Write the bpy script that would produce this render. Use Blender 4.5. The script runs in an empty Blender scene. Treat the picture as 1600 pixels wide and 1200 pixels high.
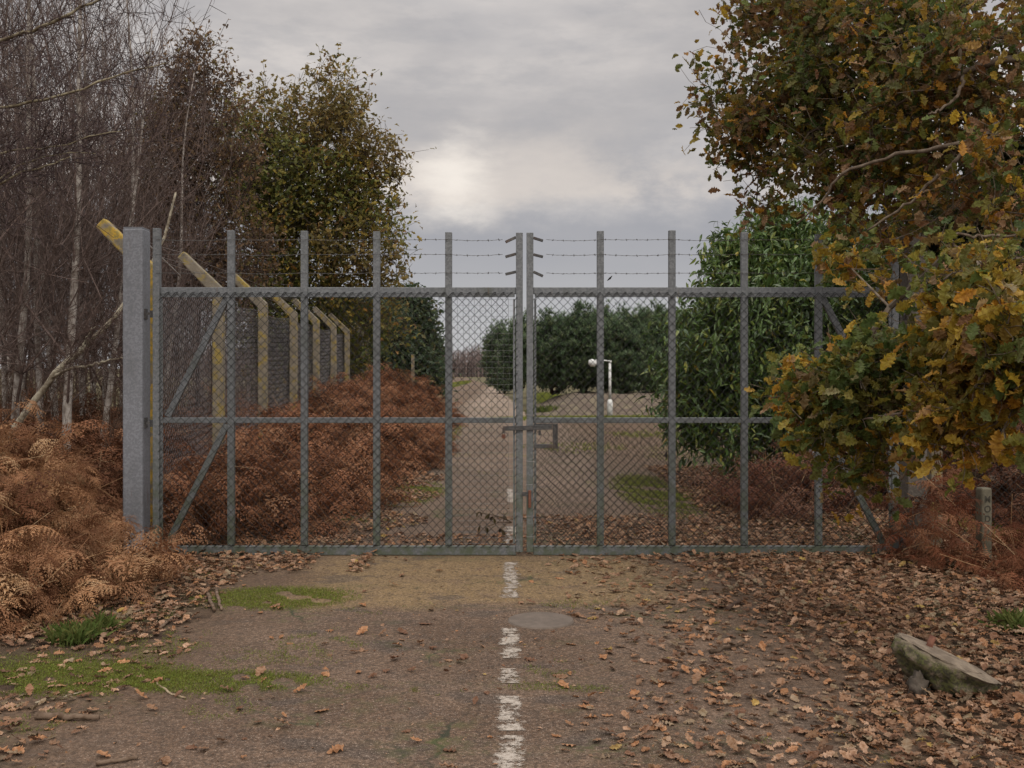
import bpy, math, random
import numpy as np
from math import radians, sin, cos, pi
random.seed(7)
rng = np.random.default_rng(11)
S = bpy.context.scene
COL = S.collection

# ------------------------------------------------------------------ camera, sky, sun, exposure
F = 1600.0; CX = 800.0; HY = 575.0; EYE = 1.65
def W(px, py, Y):                    # photo pixel at distance Y -> world point
    return np.array([(px - CX) / F * Y, Y, EYE - (py - HY) / F * Y])
def Gd(px, py):                      # photo pixel lying on the ground
    Y = EYE * F / (py - HY)
    return np.array([(px - CX) / F * Y, Y, 0.0])
cam_d = bpy.data.cameras.new('camera'); cam = bpy.data.objects.new('camera', cam_d); COL.objects.link(cam)
cam.location = (0, 0, EYE); cam.rotation_euler = (radians(90), 0, 0)
cam_d.sensor_width = 36; cam_d.lens = 36; cam_d.shift_y = -25 / 1600
cam_d.clip_start = 0.05; cam_d.clip_end = 3000
cam_d.dof.use_dof = True; cam_d.dof.focus_distance = 9.0; cam_d.dof.aperture_fstop = 13
S.camera = cam
S.view_settings.view_transform = 'Standard'; S.view_settings.look = 'None'
S.view_settings.exposure = 0.0; S.view_settings.gamma = 1
S.cycles.use_denoising = True
S.cycles.max_bounces = 6; S.cycles.transparent_max_bounces = 12
S.cycles.diffuse_bounces = 3; S.cycles.glossy_bounces = 2; S.cycles.transmission_bounces = 2

SUN_EL, SUN_AZ = 44.0, 160.0         # azimuth from straight ahead (+Y), minus = left
w = bpy.data.worlds.new('World'); S.world = w; w.use_nodes = True
nt = w.node_tree; nt.nodes.clear()
def N(t, **k):
    n = nt.nodes.new(t)
    for a, b in k.items(): setattr(n, a, b)
    return n
L = lambda a, b: nt.links.new(a, b)
out = N('ShaderNodeOutputWorld')
sky = N('ShaderNodeTexSky', sky_type='NISHITA', sun_disc=False)
sky.sun_elevation = radians(SUN_EL); sky.sun_rotation = radians(SUN_AZ)
bg1 = N('ShaderNodeBackground'); bg1.inputs[1].default_value = 0.08; L(sky.outputs[0], bg1.inputs[0])
tc = N('ShaderNodeTexCoord')
sep = N('ShaderNodeSeparateXYZ'); L(tc.outputs['Generated'], sep.inputs[0])
def M(op, a, b=None, c=None, clamp=False):
    n = N('ShaderNodeMath', operation=op, use_clamp=clamp)
    for i, v in enumerate((a, b, c)):
        if v is None: continue
        if isinstance(v, (int, float)): n.inputs[i].default_value = v
        else: L(v, n.inputs[i])
    return n.outputs[0]
def noise(scale_vec, sc, det, rough=.55, off=(0, 0, 0)):
    mp = N('ShaderNodeMapping'); mp.inputs['Scale'].default_value = scale_vec; mp.inputs['Location'].default_value = off
    L(tc.outputs['Generated'], mp.inputs[0])
    n = N('ShaderNodeTexNoise'); n.inputs['Scale'].default_value = sc; n.inputs['Detail'].default_value = det
    n.inputs['Roughness'].default_value = rough; L(mp.outputs[0], n.inputs['Vector'])
    return n.outputs[0]
def mixc(f, a, b):
    n = N('ShaderNodeMix', data_type='RGBA'); 
    if isinstance(f, (int, float)): n.inputs[0].default_value = f
    else: L(f, n.inputs[0])
    for i, v in ((6, a), (7, b)):
        if isinstance(v, tuple): n.inputs[i].default_value = (*v, 1)
        else: L(v, n.inputs[i])
    return n.outputs[2]
def sstep(x, a, b):
    n = N('ShaderNodeMapRange', interpolation_type='SMOOTHSTEP'); L(x, n.inputs[0])
    n.inputs[1].default_value = a; n.inputs[2].default_value = b
    return n.outputs[0]
n1 = noise((1, 1, 3.0), 3.2, 6, .55, (3.1, 0, 1.3))
n2 = noise((1, 1, 2.4), 8.0, 6, .6, (0.4, 2.0, 0))
n4 = noise((1, 1, 1.9), 5.5, 8, .6, (1.0, 5.0, 2.0))
n3 = noise((1, 1, 5.0), 2.2, 4, .5, (7.0, 1.0, 5.0))
col = mixc(sstep(n1, .36, .66), (.47, .45, .45), (.71, .66, .625))     # broken cloud, warm light and cool dark
col = mixc(M('MULTIPLY', sstep(n3, .5, .72), .5), col, (.40, .40, .425))
n5 = noise((1, 1, 3.2), 14.0, 8, .62, (2.0, 3.0, 1.0))
col = mixc(M('MULTIPLY', sstep(n5, .46, .64), .30), col, (.40, .395, .41))
# light gaps near the cloud bank's top
zz = M('ADD', sep.outputs[2], M('MULTIPLY', M('SUBTRACT', n2, .5), .10))
gap = M('MULTIPLY', sstep(zz, .145, .172), M('SUBTRACT', 1.0, sstep(zz, .18, .26)))
col = mixc(M('MULTIPLY', M('MULTIPLY', gap, sstep(n4, .36, .58)), .55), col, (.80, .71, .63))
vd = N('ShaderNodeVectorMath', operation='DISTANCE'); L(tc.outputs['Generated'], vd.inputs[0]); vd.inputs[1].default_value = (-.055, .982, .182)
vdn = M('ADD', vd.outputs['Value'], M('MULTIPLY', M('SUBTRACT', n2, .5), .12))
spot = M('SUBTRACT', 1.0, sstep(vdn, .004, .062))
col = mixc(M('MULTIPLY', spot, .8), col, (1.0, .92, .83))
# lower bank of blue-grey cloud
zb = M('ADD', sep.outputs[2], M('MULTIPLY', M('SUBTRACT', n4, .5), .24))
bank = M('SUBTRACT', 1.0, sstep(zb, .128, .182))
low = mixc(sstep(sep.outputs[2], .0, .14), (.515, .515, .53), (.365, .365, .395))
low = mixc(M('MULTIPLY', sstep(n1, .4, .65), .25), low, (.45, .44, .45))
col = mixc(M('MULTIPLY', bank, .92), col, low)
# overcast dome grows brighter towards the zenith
zen = sstep(sep.outputs[2], .32, .95)
col = mixc(zen, col, (1.9, 1.87, 1.88))
behind = M('SUBTRACT', 1.0, sstep(sep.outputs[1], -.7, .15))
col = mixc(M('MULTIPLY', behind, .8), col, (1.25, 1.2, 1.17))  # unseen sky behind the camera, brightened as added fill for camera-facing surfaces
bg2 = N('ShaderNodeBackground'); L(col, bg2.inputs[0]); bg2.inputs[1].default_value = 1.0
mx = N('ShaderNodeMixShader'); mx.inputs[0].default_value = .95
L(bg1.outputs[0], mx.inputs[1]); L(bg2.outputs[0], mx.inputs[2]); L(mx.outputs[0], out.inputs[0])
sd = bpy.data.lights.new('sun', 'SUN'); sd.energy = 1.4; sd.angle = radians(28); sd.color = (1, .93, .84)
so = bpy.data.objects.new('sun', sd); COL.objects.link(so)
az, el = radians(SUN_AZ), radians(SUN_EL)
from mathutils import Vector, Matrix
so.rotation_euler = Vector((sin(az) * cos(el), cos(az) * cos(el), sin(el))).to_track_quat('Z', 'Y').to_euler()
so.location = (0, 0, 20)

# ------------------------------------------------------------------ tagging
def tag(o, label=None, cat=None, group=None, kind=None):
    if label: o['label'] = label
    if cat: o['category'] = cat
    if group: o['group'] = group
    if kind: o['kind'] = kind
    return o
def empty(name, loc, label, cat, group=None):
    o = bpy.data.objects.new(name, None); COL.objects.link(o); o.location = loc
    o.empty_display_size = .2
    return tag(o, label, cat, group)

# ------------------------------------------------------------------ mesh toolkit
class MB:
    """collects vertices, faces and vertex colours for ONE mesh"""
    def __init__(s): s.V = []; s.Fs = {3: [], 4: []}; s.C = []; s.n = 0
    def add(s, V, Fc, C=(1, 1, 1)):
        V = np.asarray(V, float).reshape(-1, 3); Fc = np.asarray(Fc, int)
        C = np.asarray(C, float)
        if C.ndim == 1: C = np.tile(C, (len(V), 1))
        s.V.append(V); s.C.append(C); s.Fs[Fc.shape[1]].append(Fc + s.n); s.n += len(V)
    def box(s, c, size, R=None, C=(1, 1, 1)):
        h = np.array(size) / 2
        v = np.array([[x, y, z] for x in (-1, 1) for y in (-1, 1) for z in (-1, 1)]) * h
        if R is not None: v = v @ np.asarray(R).T
        f = [[0, 1, 3, 2], [4, 6, 7, 5], [0, 4, 5, 1], [2, 3, 7, 6], [0, 2, 6, 4], [1, 5, 7, 3]]
        s.add(v + np.array(c), f, C)
    def bar(s, a, b, wx, wy, C=(1, 1, 1)):          # rectangular bar from a to b, in the gate's plane
        a, b = np.array(a, float), np.array(b, float); d = b - a; ln = np.linalg.norm(d); z = d / ln
        y = np.array([0, 1.0, 0]); y = y - z * y.dot(z)
        if np.linalg.norm(y) < .1: y = np.array([0, 0, 1.0])
        y /= np.linalg.norm(y); x = np.cross(y, z)
        s.box((a + b) / 2, (wx, wy, ln), np.stack([x, y, z], 1), C)
    def segs(s, A, B, ra, rb, n=4, C=(1, 1, 1)):    # many separate prisms
        A = np.asarray(A, float); B = np.asarray(B, float); k = len(A)
        if k == 0: return
        ra = np.broadcast_to(np.asarray(ra, float), (k,)); rb = np.broadcast_to(np.asarray(rb, float), (k,))
        d = B - A; d /= np.linalg.norm(d, axis=1)[:, None] + 1e-9
        up = np.where(np.abs(d[:, 2:3]) > .9, [[1., 0, 0]], [[0, 0, 1.]])
        x = np.cross(d, up); x /= np.linalg.norm(x, axis=1)[:, None]; y = np.cross(d, x)
        t = np.arange(n) * 2 * pi / n
        ring = cos_sin(t)[None, :, 0:1] * x[:, None] + cos_sin(t)[None, :, 1:2] * y[:, None]
        V = np.concatenate([A[:, None] + ring * ra[:, None, None], B[:, None] + ring * rb[:, None, None]], 1)
        i = np.arange(n); f = np.stack([i, (i + 1) % n, n + (i + 1) % n, n + i], 1)
        Fc = (f[None] + (np.arange(k) * 2 * n)[:, None, None]).reshape(-1, 4)
        C = np.asarray(C, float)
        if C.ndim == 2: C = np.repeat(C, 2 * n, 0)
        s.add(V.reshape(-1, 3), Fc, C)
    def tube(s, P, r, n=8, C=(1, 1, 1), cap=True, lump=0):  # one connected tube along a path
        P = np.asarray(P, float); k = len(P); r = np.broadcast_to(np.asarray(r, float), (k,))
        T = np.gradient(P, axis=0); T /= np.linalg.norm(T, axis=1)[:, None] + 1e-9
        ref = np.array([0, 0, 1.]) if abs(T[0, 2]) < .9 else np.array([1., 0, 0])
        V = []
        x = np.cross(T[0], ref); x /= np.linalg.norm(x)
        for i in range(k):
            x = x - T[i] * x.dot(T[i]); x /= np.linalg.norm(x); y = np.cross(T[i], x)
            for t in range(n):
                a = 2 * pi * t / n
                V.append(P[i] + r[i] * (1 + lump * rng.uniform(-1, 1)) * (cos(a) * x + sin(a) * y))
        f = [[i * n + j, i * n + (j + 1) % n, (i + 1) * n + (j + 1) % n, (i + 1) * n + j] for i in range(k - 1) for j in range(n)]
        if cap:
            V += [P[0], P[-1]]; c0, c1 = k * n, k * n + 1
            s.add(V, f, C); b = s.n - len(V)
            s.Fs[3].append(np.array([[c0, (j + 1) % n, j] for j in range(n)] + [[c1, (k - 1) * n + j, (k - 1) * n + (j + 1) % n] for j in range(n)]) + b)
        else: s.add(V, f, C)
    def inst(s, tpl, R, T, C):                      # template (V, quads, tris, colour factor) copied into this mesh
        V, Q, Tr, cf = tpl; k = len(T); n = len(V)
        if k == 0: return
        VV = np.einsum('kij,nj->kni', R, V) + T[:, None]
        CC = C[:, None, :] * cf[None, :, None]
        off = (np.arange(k) * n)[:, None, None]
        s.V.append(VV.reshape(-1, 3)); s.C.append(CC.reshape(-1, 3))
        if len(Q): s.Fs[4].append((Q[None] + off).reshape(-1, 4) + s.n)
        if len(Tr): s.Fs[3].append((Tr[None] + off).reshape(-1, 3) + s.n)
        s.n += k * n
    def build(s, name, m, parent=None, smooth=False, loc=None):
        V = np.concatenate(s.V); C = np.concatenate(s.C)
        if loc is not None: V = V - np.array(loc)
        f3 = np.concatenate(s.Fs[3]) if s.Fs[3] else np.zeros((0, 3), int)
        f4 = np.concatenate(s.Fs[4]) if s.Fs[4] else np.zeros((0, 4), int)
        me = bpy.data.meshes.new(name)
        me.vertices.add(len(V)); me.vertices.foreach_set('co', V.astype(np.float32).ravel())
        nl = len(f3) * 3 + len(f4) * 4
        me.loops.add(nl); me.loops.foreach_set('vertex_index', np.concatenate([f3.ravel(), f4.ravel()]).astype(np.int32))
        me.polygons.add(len(f3) + len(f4))
        st = np.concatenate([np.arange(len(f3)) * 3, len(f3) * 3 + np.arange(len(f4)) * 4]).astype(np.int32)
        me.polygons.foreach_set('loop_start', st)
        me.polygons.foreach_set('use_smooth', np.full(len(st), smooth))
        me.update(calc_edges=True)
        at = me.color_attributes.new('Col', 'FLOAT_COLOR', 'POINT')
        at.data.foreach_set('color', np.concatenate([C, np.ones((len(C), 1))], 1).astype(np.float32).ravel())
        me.materials.append(m)
        o = bpy.data.objects.new(name, me); COL.objects.link(o)
        if loc is not None and parent is None: o.location = loc
        if parent is not None: o.parent = parent
        return o
def cos_sin(t): return np.stack([np.cos(t), np.sin(t)], -1)
def rots(az, pitch, roll, s=1.0):   # local +x = leaf axis; azimuth about z, pitch up, roll about axis
    ca, sa, cp, sp, cr, sr = np.cos(az), np.sin(az), np.cos(pitch), np.sin(pitch), np.cos(roll), np.sin(roll)
    x = np.stack([ca * cp, sa * cp, sp], -1)
    y0 = np.stack([-sa, ca, 0 * ca], -1); z0 = np.cross(x, y0)
    y = y0 * cr[..., None] + z0 * sr[..., None]; z = np.cross(x, y)
    return np.stack([x, y, z], -1) * np.broadcast_to(s, az.shape)[..., None, None]
def pal(cols, wts, k, jit=.18):
    cols = np.array(cols, float); wts = np.array(wts, float) / sum(wts)
    c = cols[rng.choice(len(cols), k, p=wts)]
    c2 = cols[rng.choice(len(cols), k, p=wts)]; t = rng.uniform(0, .35, (k, 1))
    return np.clip((c * (1 - t) + c2 * t) * rng.uniform(1 - jit, 1 + jit, (k, 1)), 0, 1)
def off(o, p): return np.asarray(p, float) - np.array(o.location)

# ------------------------------------------------------------------ materials
def newmat(name):
    m = bpy.data.materials.new(name); m.use_nodes = True
    return m, m.node_tree, m.node_tree.nodes['Principled BSDF']
class NB:
    def __init__(s, t): s.t = t
    def n(s, ty, **k):
        n = s.t.nodes.new(ty)
        for a, b in k.items(): setattr(n, a, b)
        return n
    def l(s, a, b): s.t.links.new(a, b)
    def coord(s, kind='Object'):
        return s.n('ShaderNodeTexCoord').outputs[kind]
    def pos(s): return s.n('ShaderNodeNewGeometry').outputs['Position']
    def noise(s, v, sc, det=4, rough=.55, scale=None):
        if scale:
            mp = s.n('ShaderNodeMapping'); mp.inputs['Scale'].default_value = scale; s.l(v, mp.inputs[0]); v = mp.outputs[0]
        n = s.n('ShaderNodeTexNoise'); n.inputs['Scale'].default_value = sc; n.inputs['Detail'].default_value = det
        n.inputs['Roughness'].default_value = rough; s.l(v, n.inputs['Vector']); return n.outputs[0]
    def vor(s, v, sc, feat='F1', out='Distance'):
        n = s.n('ShaderNodeTexVoronoi', feature=feat); n.inputs['Scale'].default_value = sc; s.l(v, n.inputs['Vector']); return n.outputs[out]
    def mr(s, x, a, b, c=0, d=1, smooth=True):
        n = s.n('ShaderNodeMapRange', interpolation_type='SMOOTHSTEP' if smooth else 'LINEAR'); s.l(x, n.inputs[0])
        for i, v in enumerate((a, b, c, d)): n.inputs[i + 1].default_value = v
        return n.outputs[0]
    def m(s, op, a, b=None, clamp=False):
        n = s.n('ShaderNodeMath', operation=op, use_clamp=clamp)
        for i, v in enumerate((a, b)):
            if v is None: continue
            if isinstance(v, (int, float)): n.inputs[i].default_value = v
            else: s.l(v, n.inputs[i])
        return n.outputs[0]
    def mix(s, f, a, b, bt='MIX'):
        n = s.n('ShaderNodeMix', data_type='RGBA', blend_type=bt)
        if isinstance(f, (int, float)): n.inputs[0].default_value = f
        else: s.l(f, n.inputs[0])
        for i, v in ((6, a), (7, b)):
            if isinstance(v, tuple): n.inputs[i].default_value = (*v, 1)
            else: s.l(v, n.inputs[i])
        return n.outputs[2]
    def bump(s, h, strength, dist, bsdf):
        n = s.n('ShaderNodeBump'); n.inputs['Strength'].default_value = strength; n.inputs['Distance'].default_value = dist
        s.l(h, n.inputs['Height']); s.l(n.outputs[0], bsdf.inputs['Normal'])
def mat_leaf(name, trans=.35, rough=.5, spec=.25):
    m, t, b = newmat(name); q = NB(t)
    c = q.n('ShaderNodeVertexColor', layer_name='Col').outputs[0]
    nz = q.noise(q.pos(), 55, 3)
    c2 = q.mix(q.mr(nz, .35, .7), c, q.mix(1.0, c, (.62, .52, .42), 'MULTIPLY'))
    q.l(c2, b.inputs['Base Color']); b.inputs['Roughness'].default_value = rough
    b.inputs['Specular IOR Level'].default_value = spec
    tr = q.n('ShaderNodeBsdfTranslucent'); q.l(c2, tr.inputs[0])
    mxs = q.n('ShaderNodeMixShader'); mxs.inputs[0].default_value = trans
    q.l(b.outputs[0], mxs.inputs[1]); q.l(tr.outputs[0], mxs.inputs[2])
    q.l(mxs.outputs[0], t.nodes['Material Output'].inputs[0]); return m
def mat_vc(name, rough=.85, spec=.2, nsc=40, dark=(.55, .5, .45), bump=0):
    m, t, b = newmat(name); q = NB(t)
    c = q.n('ShaderNodeVertexColor', layer_name='Col').outputs[0]
    nz = q.noise(q.pos(), nsc, 4, .6)
    q.l(q.mix(q.mr(nz, .35, .68), c, q.mix(1.0, c, dark, 'MULTIPLY')), b.inputs['Base Color'])
    b.inputs['Roughness'].default_value = rough; b.inputs['Specular IOR Level'].default_value = spec
    if bump: q.bump(nz, .6, bump, b)
    return m
def mat_galv(name, base=(.20, .21, .225), light=(.30, .31, .325), stain=(.10, .105, .085), green=.0, rough=.55, metal=.35):
    m, t, b = newmat(name); q = NB(t); p = q.pos()
    sp = q.vor(p, 70, out='Color'); spn = q.n('ShaderNodeSeparateColor'); q.l(sp, spn.inputs[0])
    c = q.mix(q.mr(spn.outputs[0], .2, .9), base, light)
    c = q.mix(q.mr(q.noise(p, 26, 5, .7), .60, .76, 0, .5), c, (light[0] * 1.3, light[1] * 1.3, light[2] * 1.3))
    c = q.mix(q.mr(q.noise(p, 4, 6, .65, (1, 1, .35)), .48, .75, 0, .7), c, stain)
    c = q.mix(q.mr(q.noise(p, 13, 6, .75, (1, 1, .12)), .60, .74, 0, .65), c, (.10, .065, .04))
    if green:
        z = q.n('ShaderNodeSeparateXYZ'); q.l(p, z.inputs[0])
        g = q.m('MULTIPLY', q.mr(z.outputs[2], 1.5, .0, 0, 1), q.mr(q.noise(p, 9, 5, .7), .35, .62))
        c = q.mix(q.m('MULTIPLY', g, green), c, (.075, .09, .05))
    q.l(c, b.inputs['Base Color']); b.inputs['Metallic'].default_value = metal; b.inputs['Roughness'].default_value = rough
    q.bump(q.noise(p, 60, 3), .15, .003, b); return m
def mat_concrete(name, base=(.13, .11, .08), lichen=.5, light=(.22, .185, .14), lcol=(.31, .215, .05), top=False):
    m, t, b = newmat(name); q = NB(t); p = q.pos()
    c = q.mix(q.mr(q.noise(p, 9, 6, .7), .35, .7), base, light)
    c = q.mix(q.mr(q.noise(p, 90, 2), .62, .75), c, (.08, .075, .06))
    ln = q.noise(p, 7.5, 6, .68)
    c = q.mix(q.mr(ln, 1.02 - lichen, 1.12 - lichen), c, q.mix(q.mr(q.noise(p, 30, 3), .4, .65), lcol, (.22, .17, .05)))
    q.l(c, b.inputs['Base Color']); b.inputs['Roughness'].default_value = .92
    q.bump(q.noise(p, 45, 5, .7), .5, .01, b); return m

M_GATE = mat_galv('galvanised_gate_steel', (.115, .12, .125), (.165, .17, .175), green=.85, stain=(.075, .08, .065))
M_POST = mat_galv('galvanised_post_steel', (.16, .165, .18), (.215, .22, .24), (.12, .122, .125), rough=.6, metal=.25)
M_POST_SHADED = mat_galv('shaded_post_steel', (.09, .075, .06), (.14, .12, .10), (.07, .055, .04), rough=.7, metal=.1)  # dark brown base has the oak's shade painted in; stains are wear
M_DARKM = mat_galv('dark_iron', (.05, .05, .05), (.09, .085, .08), (.10, .05, .03), rough=.65, metal=.4)
M_RUST = mat_galv('rusty_iron', (.13, .05, .03), (.18, .075, .045), (.07, .03, .02), rough=.85, metal=.1)
M_MESHW = mat_vc('coated_wire', .6, .3, 30)
M_WIRE = mat_vc('grey_wire', .5, .4, 30)
M_CONC = mat_concrete('lichened_concrete', lichen=.51)
M_CONCY = mat_concrete('lichened_concrete_arm', lichen=.60, lcol=(.42, .26, .03))
M_LEAF = mat_leaf('autumn_leaf', .42, .5, .25)
M_GLOSSY = mat_leaf('evergreen_leaf', .18, .38, .5)
M_NEEDLE = mat_leaf('pine_needle', .2, .55, .3)
M_DEAD = mat_leaf('dead_leaf', .12, .75, .12)
M_FERN = mat_leaf('dead_bracken', .22, .8, .1)
M_MOSS = mat_leaf('moss_blade', .25, .8, .1)
M_BARK = mat_vc('bark', .9, .15, 22, (.5, .45, .4), .01)
M_BIRCH = mat_vc('birch_bark', .8, .2, 9, (.32, .27, .24), .01)
M_TWIG = mat_vc('twig', .85, .15, 15)

def ground_mat(name, road):
    m, t, b = newmat(name); q = NB(t); p = q.pos()
    warpn = q.n('ShaderNodeTexNoise'); warpn.inputs['Scale'].default_value = 1.6; warpn.inputs['Detail'].default_value = 4; q.l(p, warpn.inputs['Vector'])
    va = q.n('ShaderNodeVectorMath', operation='MULTIPLY_ADD'); q.l(warpn.outputs['Color'], va.inputs[0]); va.inputs[1].default_value = (.9, .9, 0); q.l(p, va.inputs[2])
    vs = q.n('ShaderNodeVectorMath', operation='SUBTRACT'); q.l(va.outputs[0], vs.inputs[0]); vs.inputs[1].default_value = (.45, .45, 0)
    wp = vs.outputs[0]; s = q.n('ShaderNodeSeparateXYZ'); q.l(wp, s.inputs[0]); X, Y = s.outputs[0], s.outputs[1]
    big = q.noise(p, .9, 6, .6); mid = q.noise(p, 5, 6, .7); fine = q.noise(p, 120, 3, .7)
    if road:
        c = q.mix(q.mr(big, .35, .65), (.135, .087, .058), (.195, .132, .092))
        c = q.mix(q.mr(mid, .45, .75, 0, .6), c, (.085, .068, .06))
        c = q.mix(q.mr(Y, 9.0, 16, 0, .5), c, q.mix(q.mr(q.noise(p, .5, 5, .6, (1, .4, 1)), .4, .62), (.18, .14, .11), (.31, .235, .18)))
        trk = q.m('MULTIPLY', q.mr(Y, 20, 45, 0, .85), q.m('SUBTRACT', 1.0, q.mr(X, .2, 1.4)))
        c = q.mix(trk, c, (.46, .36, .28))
        c = q.mix(q.m('MULTIPLY', q.mr(Y, 12, 20), q.m('MULTIPLY', q.mr(X, 1.0, 2.0), q.mr(q.noise(p, 1.2, 5, .6), .5, .6, 0, .6))), c, (.09, .11, .045))
        # silty band in front of the gate
        sand = q.m('MULTIPLY', q.mr(Y, 6.95, 7.35), q.m('SUBTRACT', 1.0, q.mr(Y, 8.6, 9.3)))
        sand = q.m('MULTIPLY', sand, q.m('MULTIPLY', q.mr(X, -2.0, -1.4), q.m('SUBTRACT', 1.0, q.mr(X, .8, 1.6))))
        c = q.mix(q.m('MULTIPLY', sand, q.mr(q.noise(p, 3.2, 6, .72), .26, .52, .25, 1.0)), c, (.27, .185, .095))
        # dark patches of old tar
        c = q.mix(q.mr(q.noise(p, 1.7, 3, .5, (1, 1.8, 1)), .58, .66, 0, .5), c, (.075, .066, .06))
        # aggregate
        vc = q.vor(p, 120, out='Color'); vsn = q.n('ShaderNodeSeparateColor'); q.l(vc, vsn.inputs[0])
        vd2 = q.vor(p, 120)
        chip = q.m('MULTIPLY', q.mr(vsn.outputs[0], .60, .72), q.m('SUBTRACT', 1.0, q.mr(vd2, .25, .5)))
        c = q.mix(q.m('MULTIPLY', chip, .75), c, q.mix(vsn.outputs[1], (.26, .20, .16), (.44, .36, .29)))
        c = q.mix(q.mr(q.noise(p, 45, 4, .75), .38, .62), q.mix(1.0, c, (.62, .6, .58), 'MULTIPLY'), q.mix(1.0, c, (1.25, 1.22, 1.2), 'MULTIPLY'))
        c = q.mix(q.mr(q.noise(p, 13, 5, .7), .5, .66, 0, .55), c, (.062, .046, .034))
        c = q.mix(q.mr(fine, .45, .62, 0, .7), c, (.05, .038, .03))
        # cracks
        cr = q.vor(wp, .75, 'DISTANCE_TO_EDGE')
        cm = q.mr(q.noise(p, .8, 3, .5), .5, .6)
        c = q.mix(q.m('MULTIPLY', cm, q.m('SUBTRACT', 1.0, q.mr(cr, .002, .009))), c, (.045, .045, .03))
        moss = q.m('MULTIPLY', q.m('SUBTRACT', 1.0, q.mr(cr, .0, .13)), q.m('MULTIPLY', cm, q.mr(q.noise(p, 9, 5, .7), .45, .62)))
        c = q.mix(q.m('MULTIPLY', moss, .55), c, (.09, .10, .035))
        c = q.mix(q.m('MULTIPLY', q.mr(q.noise(p, 1.1, 6, .7, (.5, 1.6, 1)), .52, .68), q.mr(q.noise(p, 24, 4, .7), .4, .65, 0, .6)), c, (.085, .088, .038))
        edge = q.m('MAXIMUM', q.mr(X, 1.0, 2.3), q.m('SUBTRACT', 1.0, q.mr(X, -2.6, -1.3)))
        c = q.mix(q.m('MULTIPLY', edge, q.mr(mid, .35, .5, .2, .9)), c, q.mix(q.mr(q.noise(p, 30, 4, .7), .4, .6), (.06, .04, .026), (.15, .095, .06)))
        q.bump(q.m('ADD', q.m('MULTIPLY', vd2, -1), q.m('MULTIPLY', mid, 2.0)), .55, .012, b)
    else:
        c = q.mix(q.mr(mid, .35, .65), (.055, .036, .025), (.12, .08, .052))
        c = q.mix(q.mr(big, .5, .65, 0, .55), c, (.07, .085, .028))
        c = q.mix(q.mr(fine, .5, .7, 0, .6), c, (.19, .125, .08))
        c = q.mix(q.mr(Y, 30, 45, 0, .6), c, (.13, .12, .06))
        q.bump(q.m('ADD', fine, q.m('MULTIPLY', mid, 2)), .7, .03, b)
    q.l(c, b.inputs['Base Color']); b.inputs['Roughness'].default_value = .95; b.inputs['Specular IOR Level'].default_value = .15
    return m
M_GROUND = ground_mat('leaf_mould_ground', False); M_ROAD = ground_mat('worn_asphalt', True)

# ------------------------------------------------------------------ ground
def sheet(name, poly, z, m):
    b = MB(); c = np.mean(poly, 0); V = [[c[0], c[1], z]] + [[x, y, z] for x, y in poly]
    n = len(poly); b.add(V, [[0, 1 + i, 1 + (i + 1) % n] for i in range(n)]); return b.build(name, m)
b = MB(); b.add([[-900, -60, 0], [900, -60, 0], [900, 2000, 0], [-900, 2000, 0]], [[0, 1, 2, 3]])
tag(b.build('ground', M_GROUND), kind='structure')
# road: a strip of quads between two wobbling edges
ls = [(-8, -3.2), (0, -3.1), (4, -2.6), (5, -2.5), (6, -2.2), (7, -2.1), (8, -2.4), (9, -2.7), (10, -2.0), (13, -1.7), (17, -1.5), (21, -1.5), (30, -1.9), (50, -3.0), (75, -4.6), (105, -6.2), (180, -11)]
rs = [(-8, 3.3), (0, 3.0), (4, 2.6), (6, 2.7), (8, 3.0), (9, 3.2), (11, 3.1), (14, 2.6), (18, 3.2), (23, 6), (31.5, 12), (32.0, .6), (45, .2), (60, -.3), (75, -.9), (105, -2.6), (180, -8.2)]
yy = np.concatenate([np.arange(-8, 31.5, .25), [31.5, 31.8], np.arange(32, 60, 1), np.arange(60, 181, 5)])
lx = np.interp(yy, *zip(*ls)) + .12 * np.sin(yy * 2.1) + rng.normal(0, .04, len(yy)); rx = np.interp(yy, *zip(*rs)) + .1 * np.sin(yy * 2.7) + rng.normal(0, .04, len(yy))
b = MB(); V = np.stack([np.stack([lx, yy, yy * 0 + .004], 1), np.stack([rx, yy, yy * 0 + .004], 1)], 1).reshape(-1, 3)
i = np.arange(len(yy) - 1); b.add(V, np.stack([2 * i, 2 * i + 1, 2 * i + 3, 2 * i + 2], 1)); tag(b.build('road', M_ROAD), kind='structure')

# worn centre line dashes
m, t, bs = newmat('worn_white_paint'); q = NB(t); p = q.pos()
pc = q.mix(q.mr(q.noise(p, 60, 4, .7), .4, .65), (.40, .345, .29), (.21, .165, .125)); q.l(pc, bs.inputs['Base Color']); bs.inputs['Roughness'].default_value = .85
tr = q.n('ShaderNodeBsdfTransparent'); ms = q.n('ShaderNodeMixShader')
wear = q.m('ADD', q.noise(p, 22, 6, .75), q.m('MULTIPLY', q.noise(p, 110, 3, .7), .5))
xx = q.n('ShaderNodeSeparateXYZ'); q.l(p, xx.inputs[0]); ed = q.mr(q.m('ABSOLUTE', q.m('ADD', xx.outputs[0], .012)), .03, .075, 0, .22)
wear = q.m('ADD', q.m('ADD', wear, ed), q.m('MULTIPLY', q.noise(p, 7, 4, .65), .9))
q.l(q.mr(wear, 1.14, 1.34), ms.inputs[0]); q.l(bs.outputs[0], ms.inputs[1]); q.l(tr.outputs[0], ms.inputs[2]); q.l(ms.outputs[0], t.nodes['Material Output'].inputs[0])
b = MB()
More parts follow.
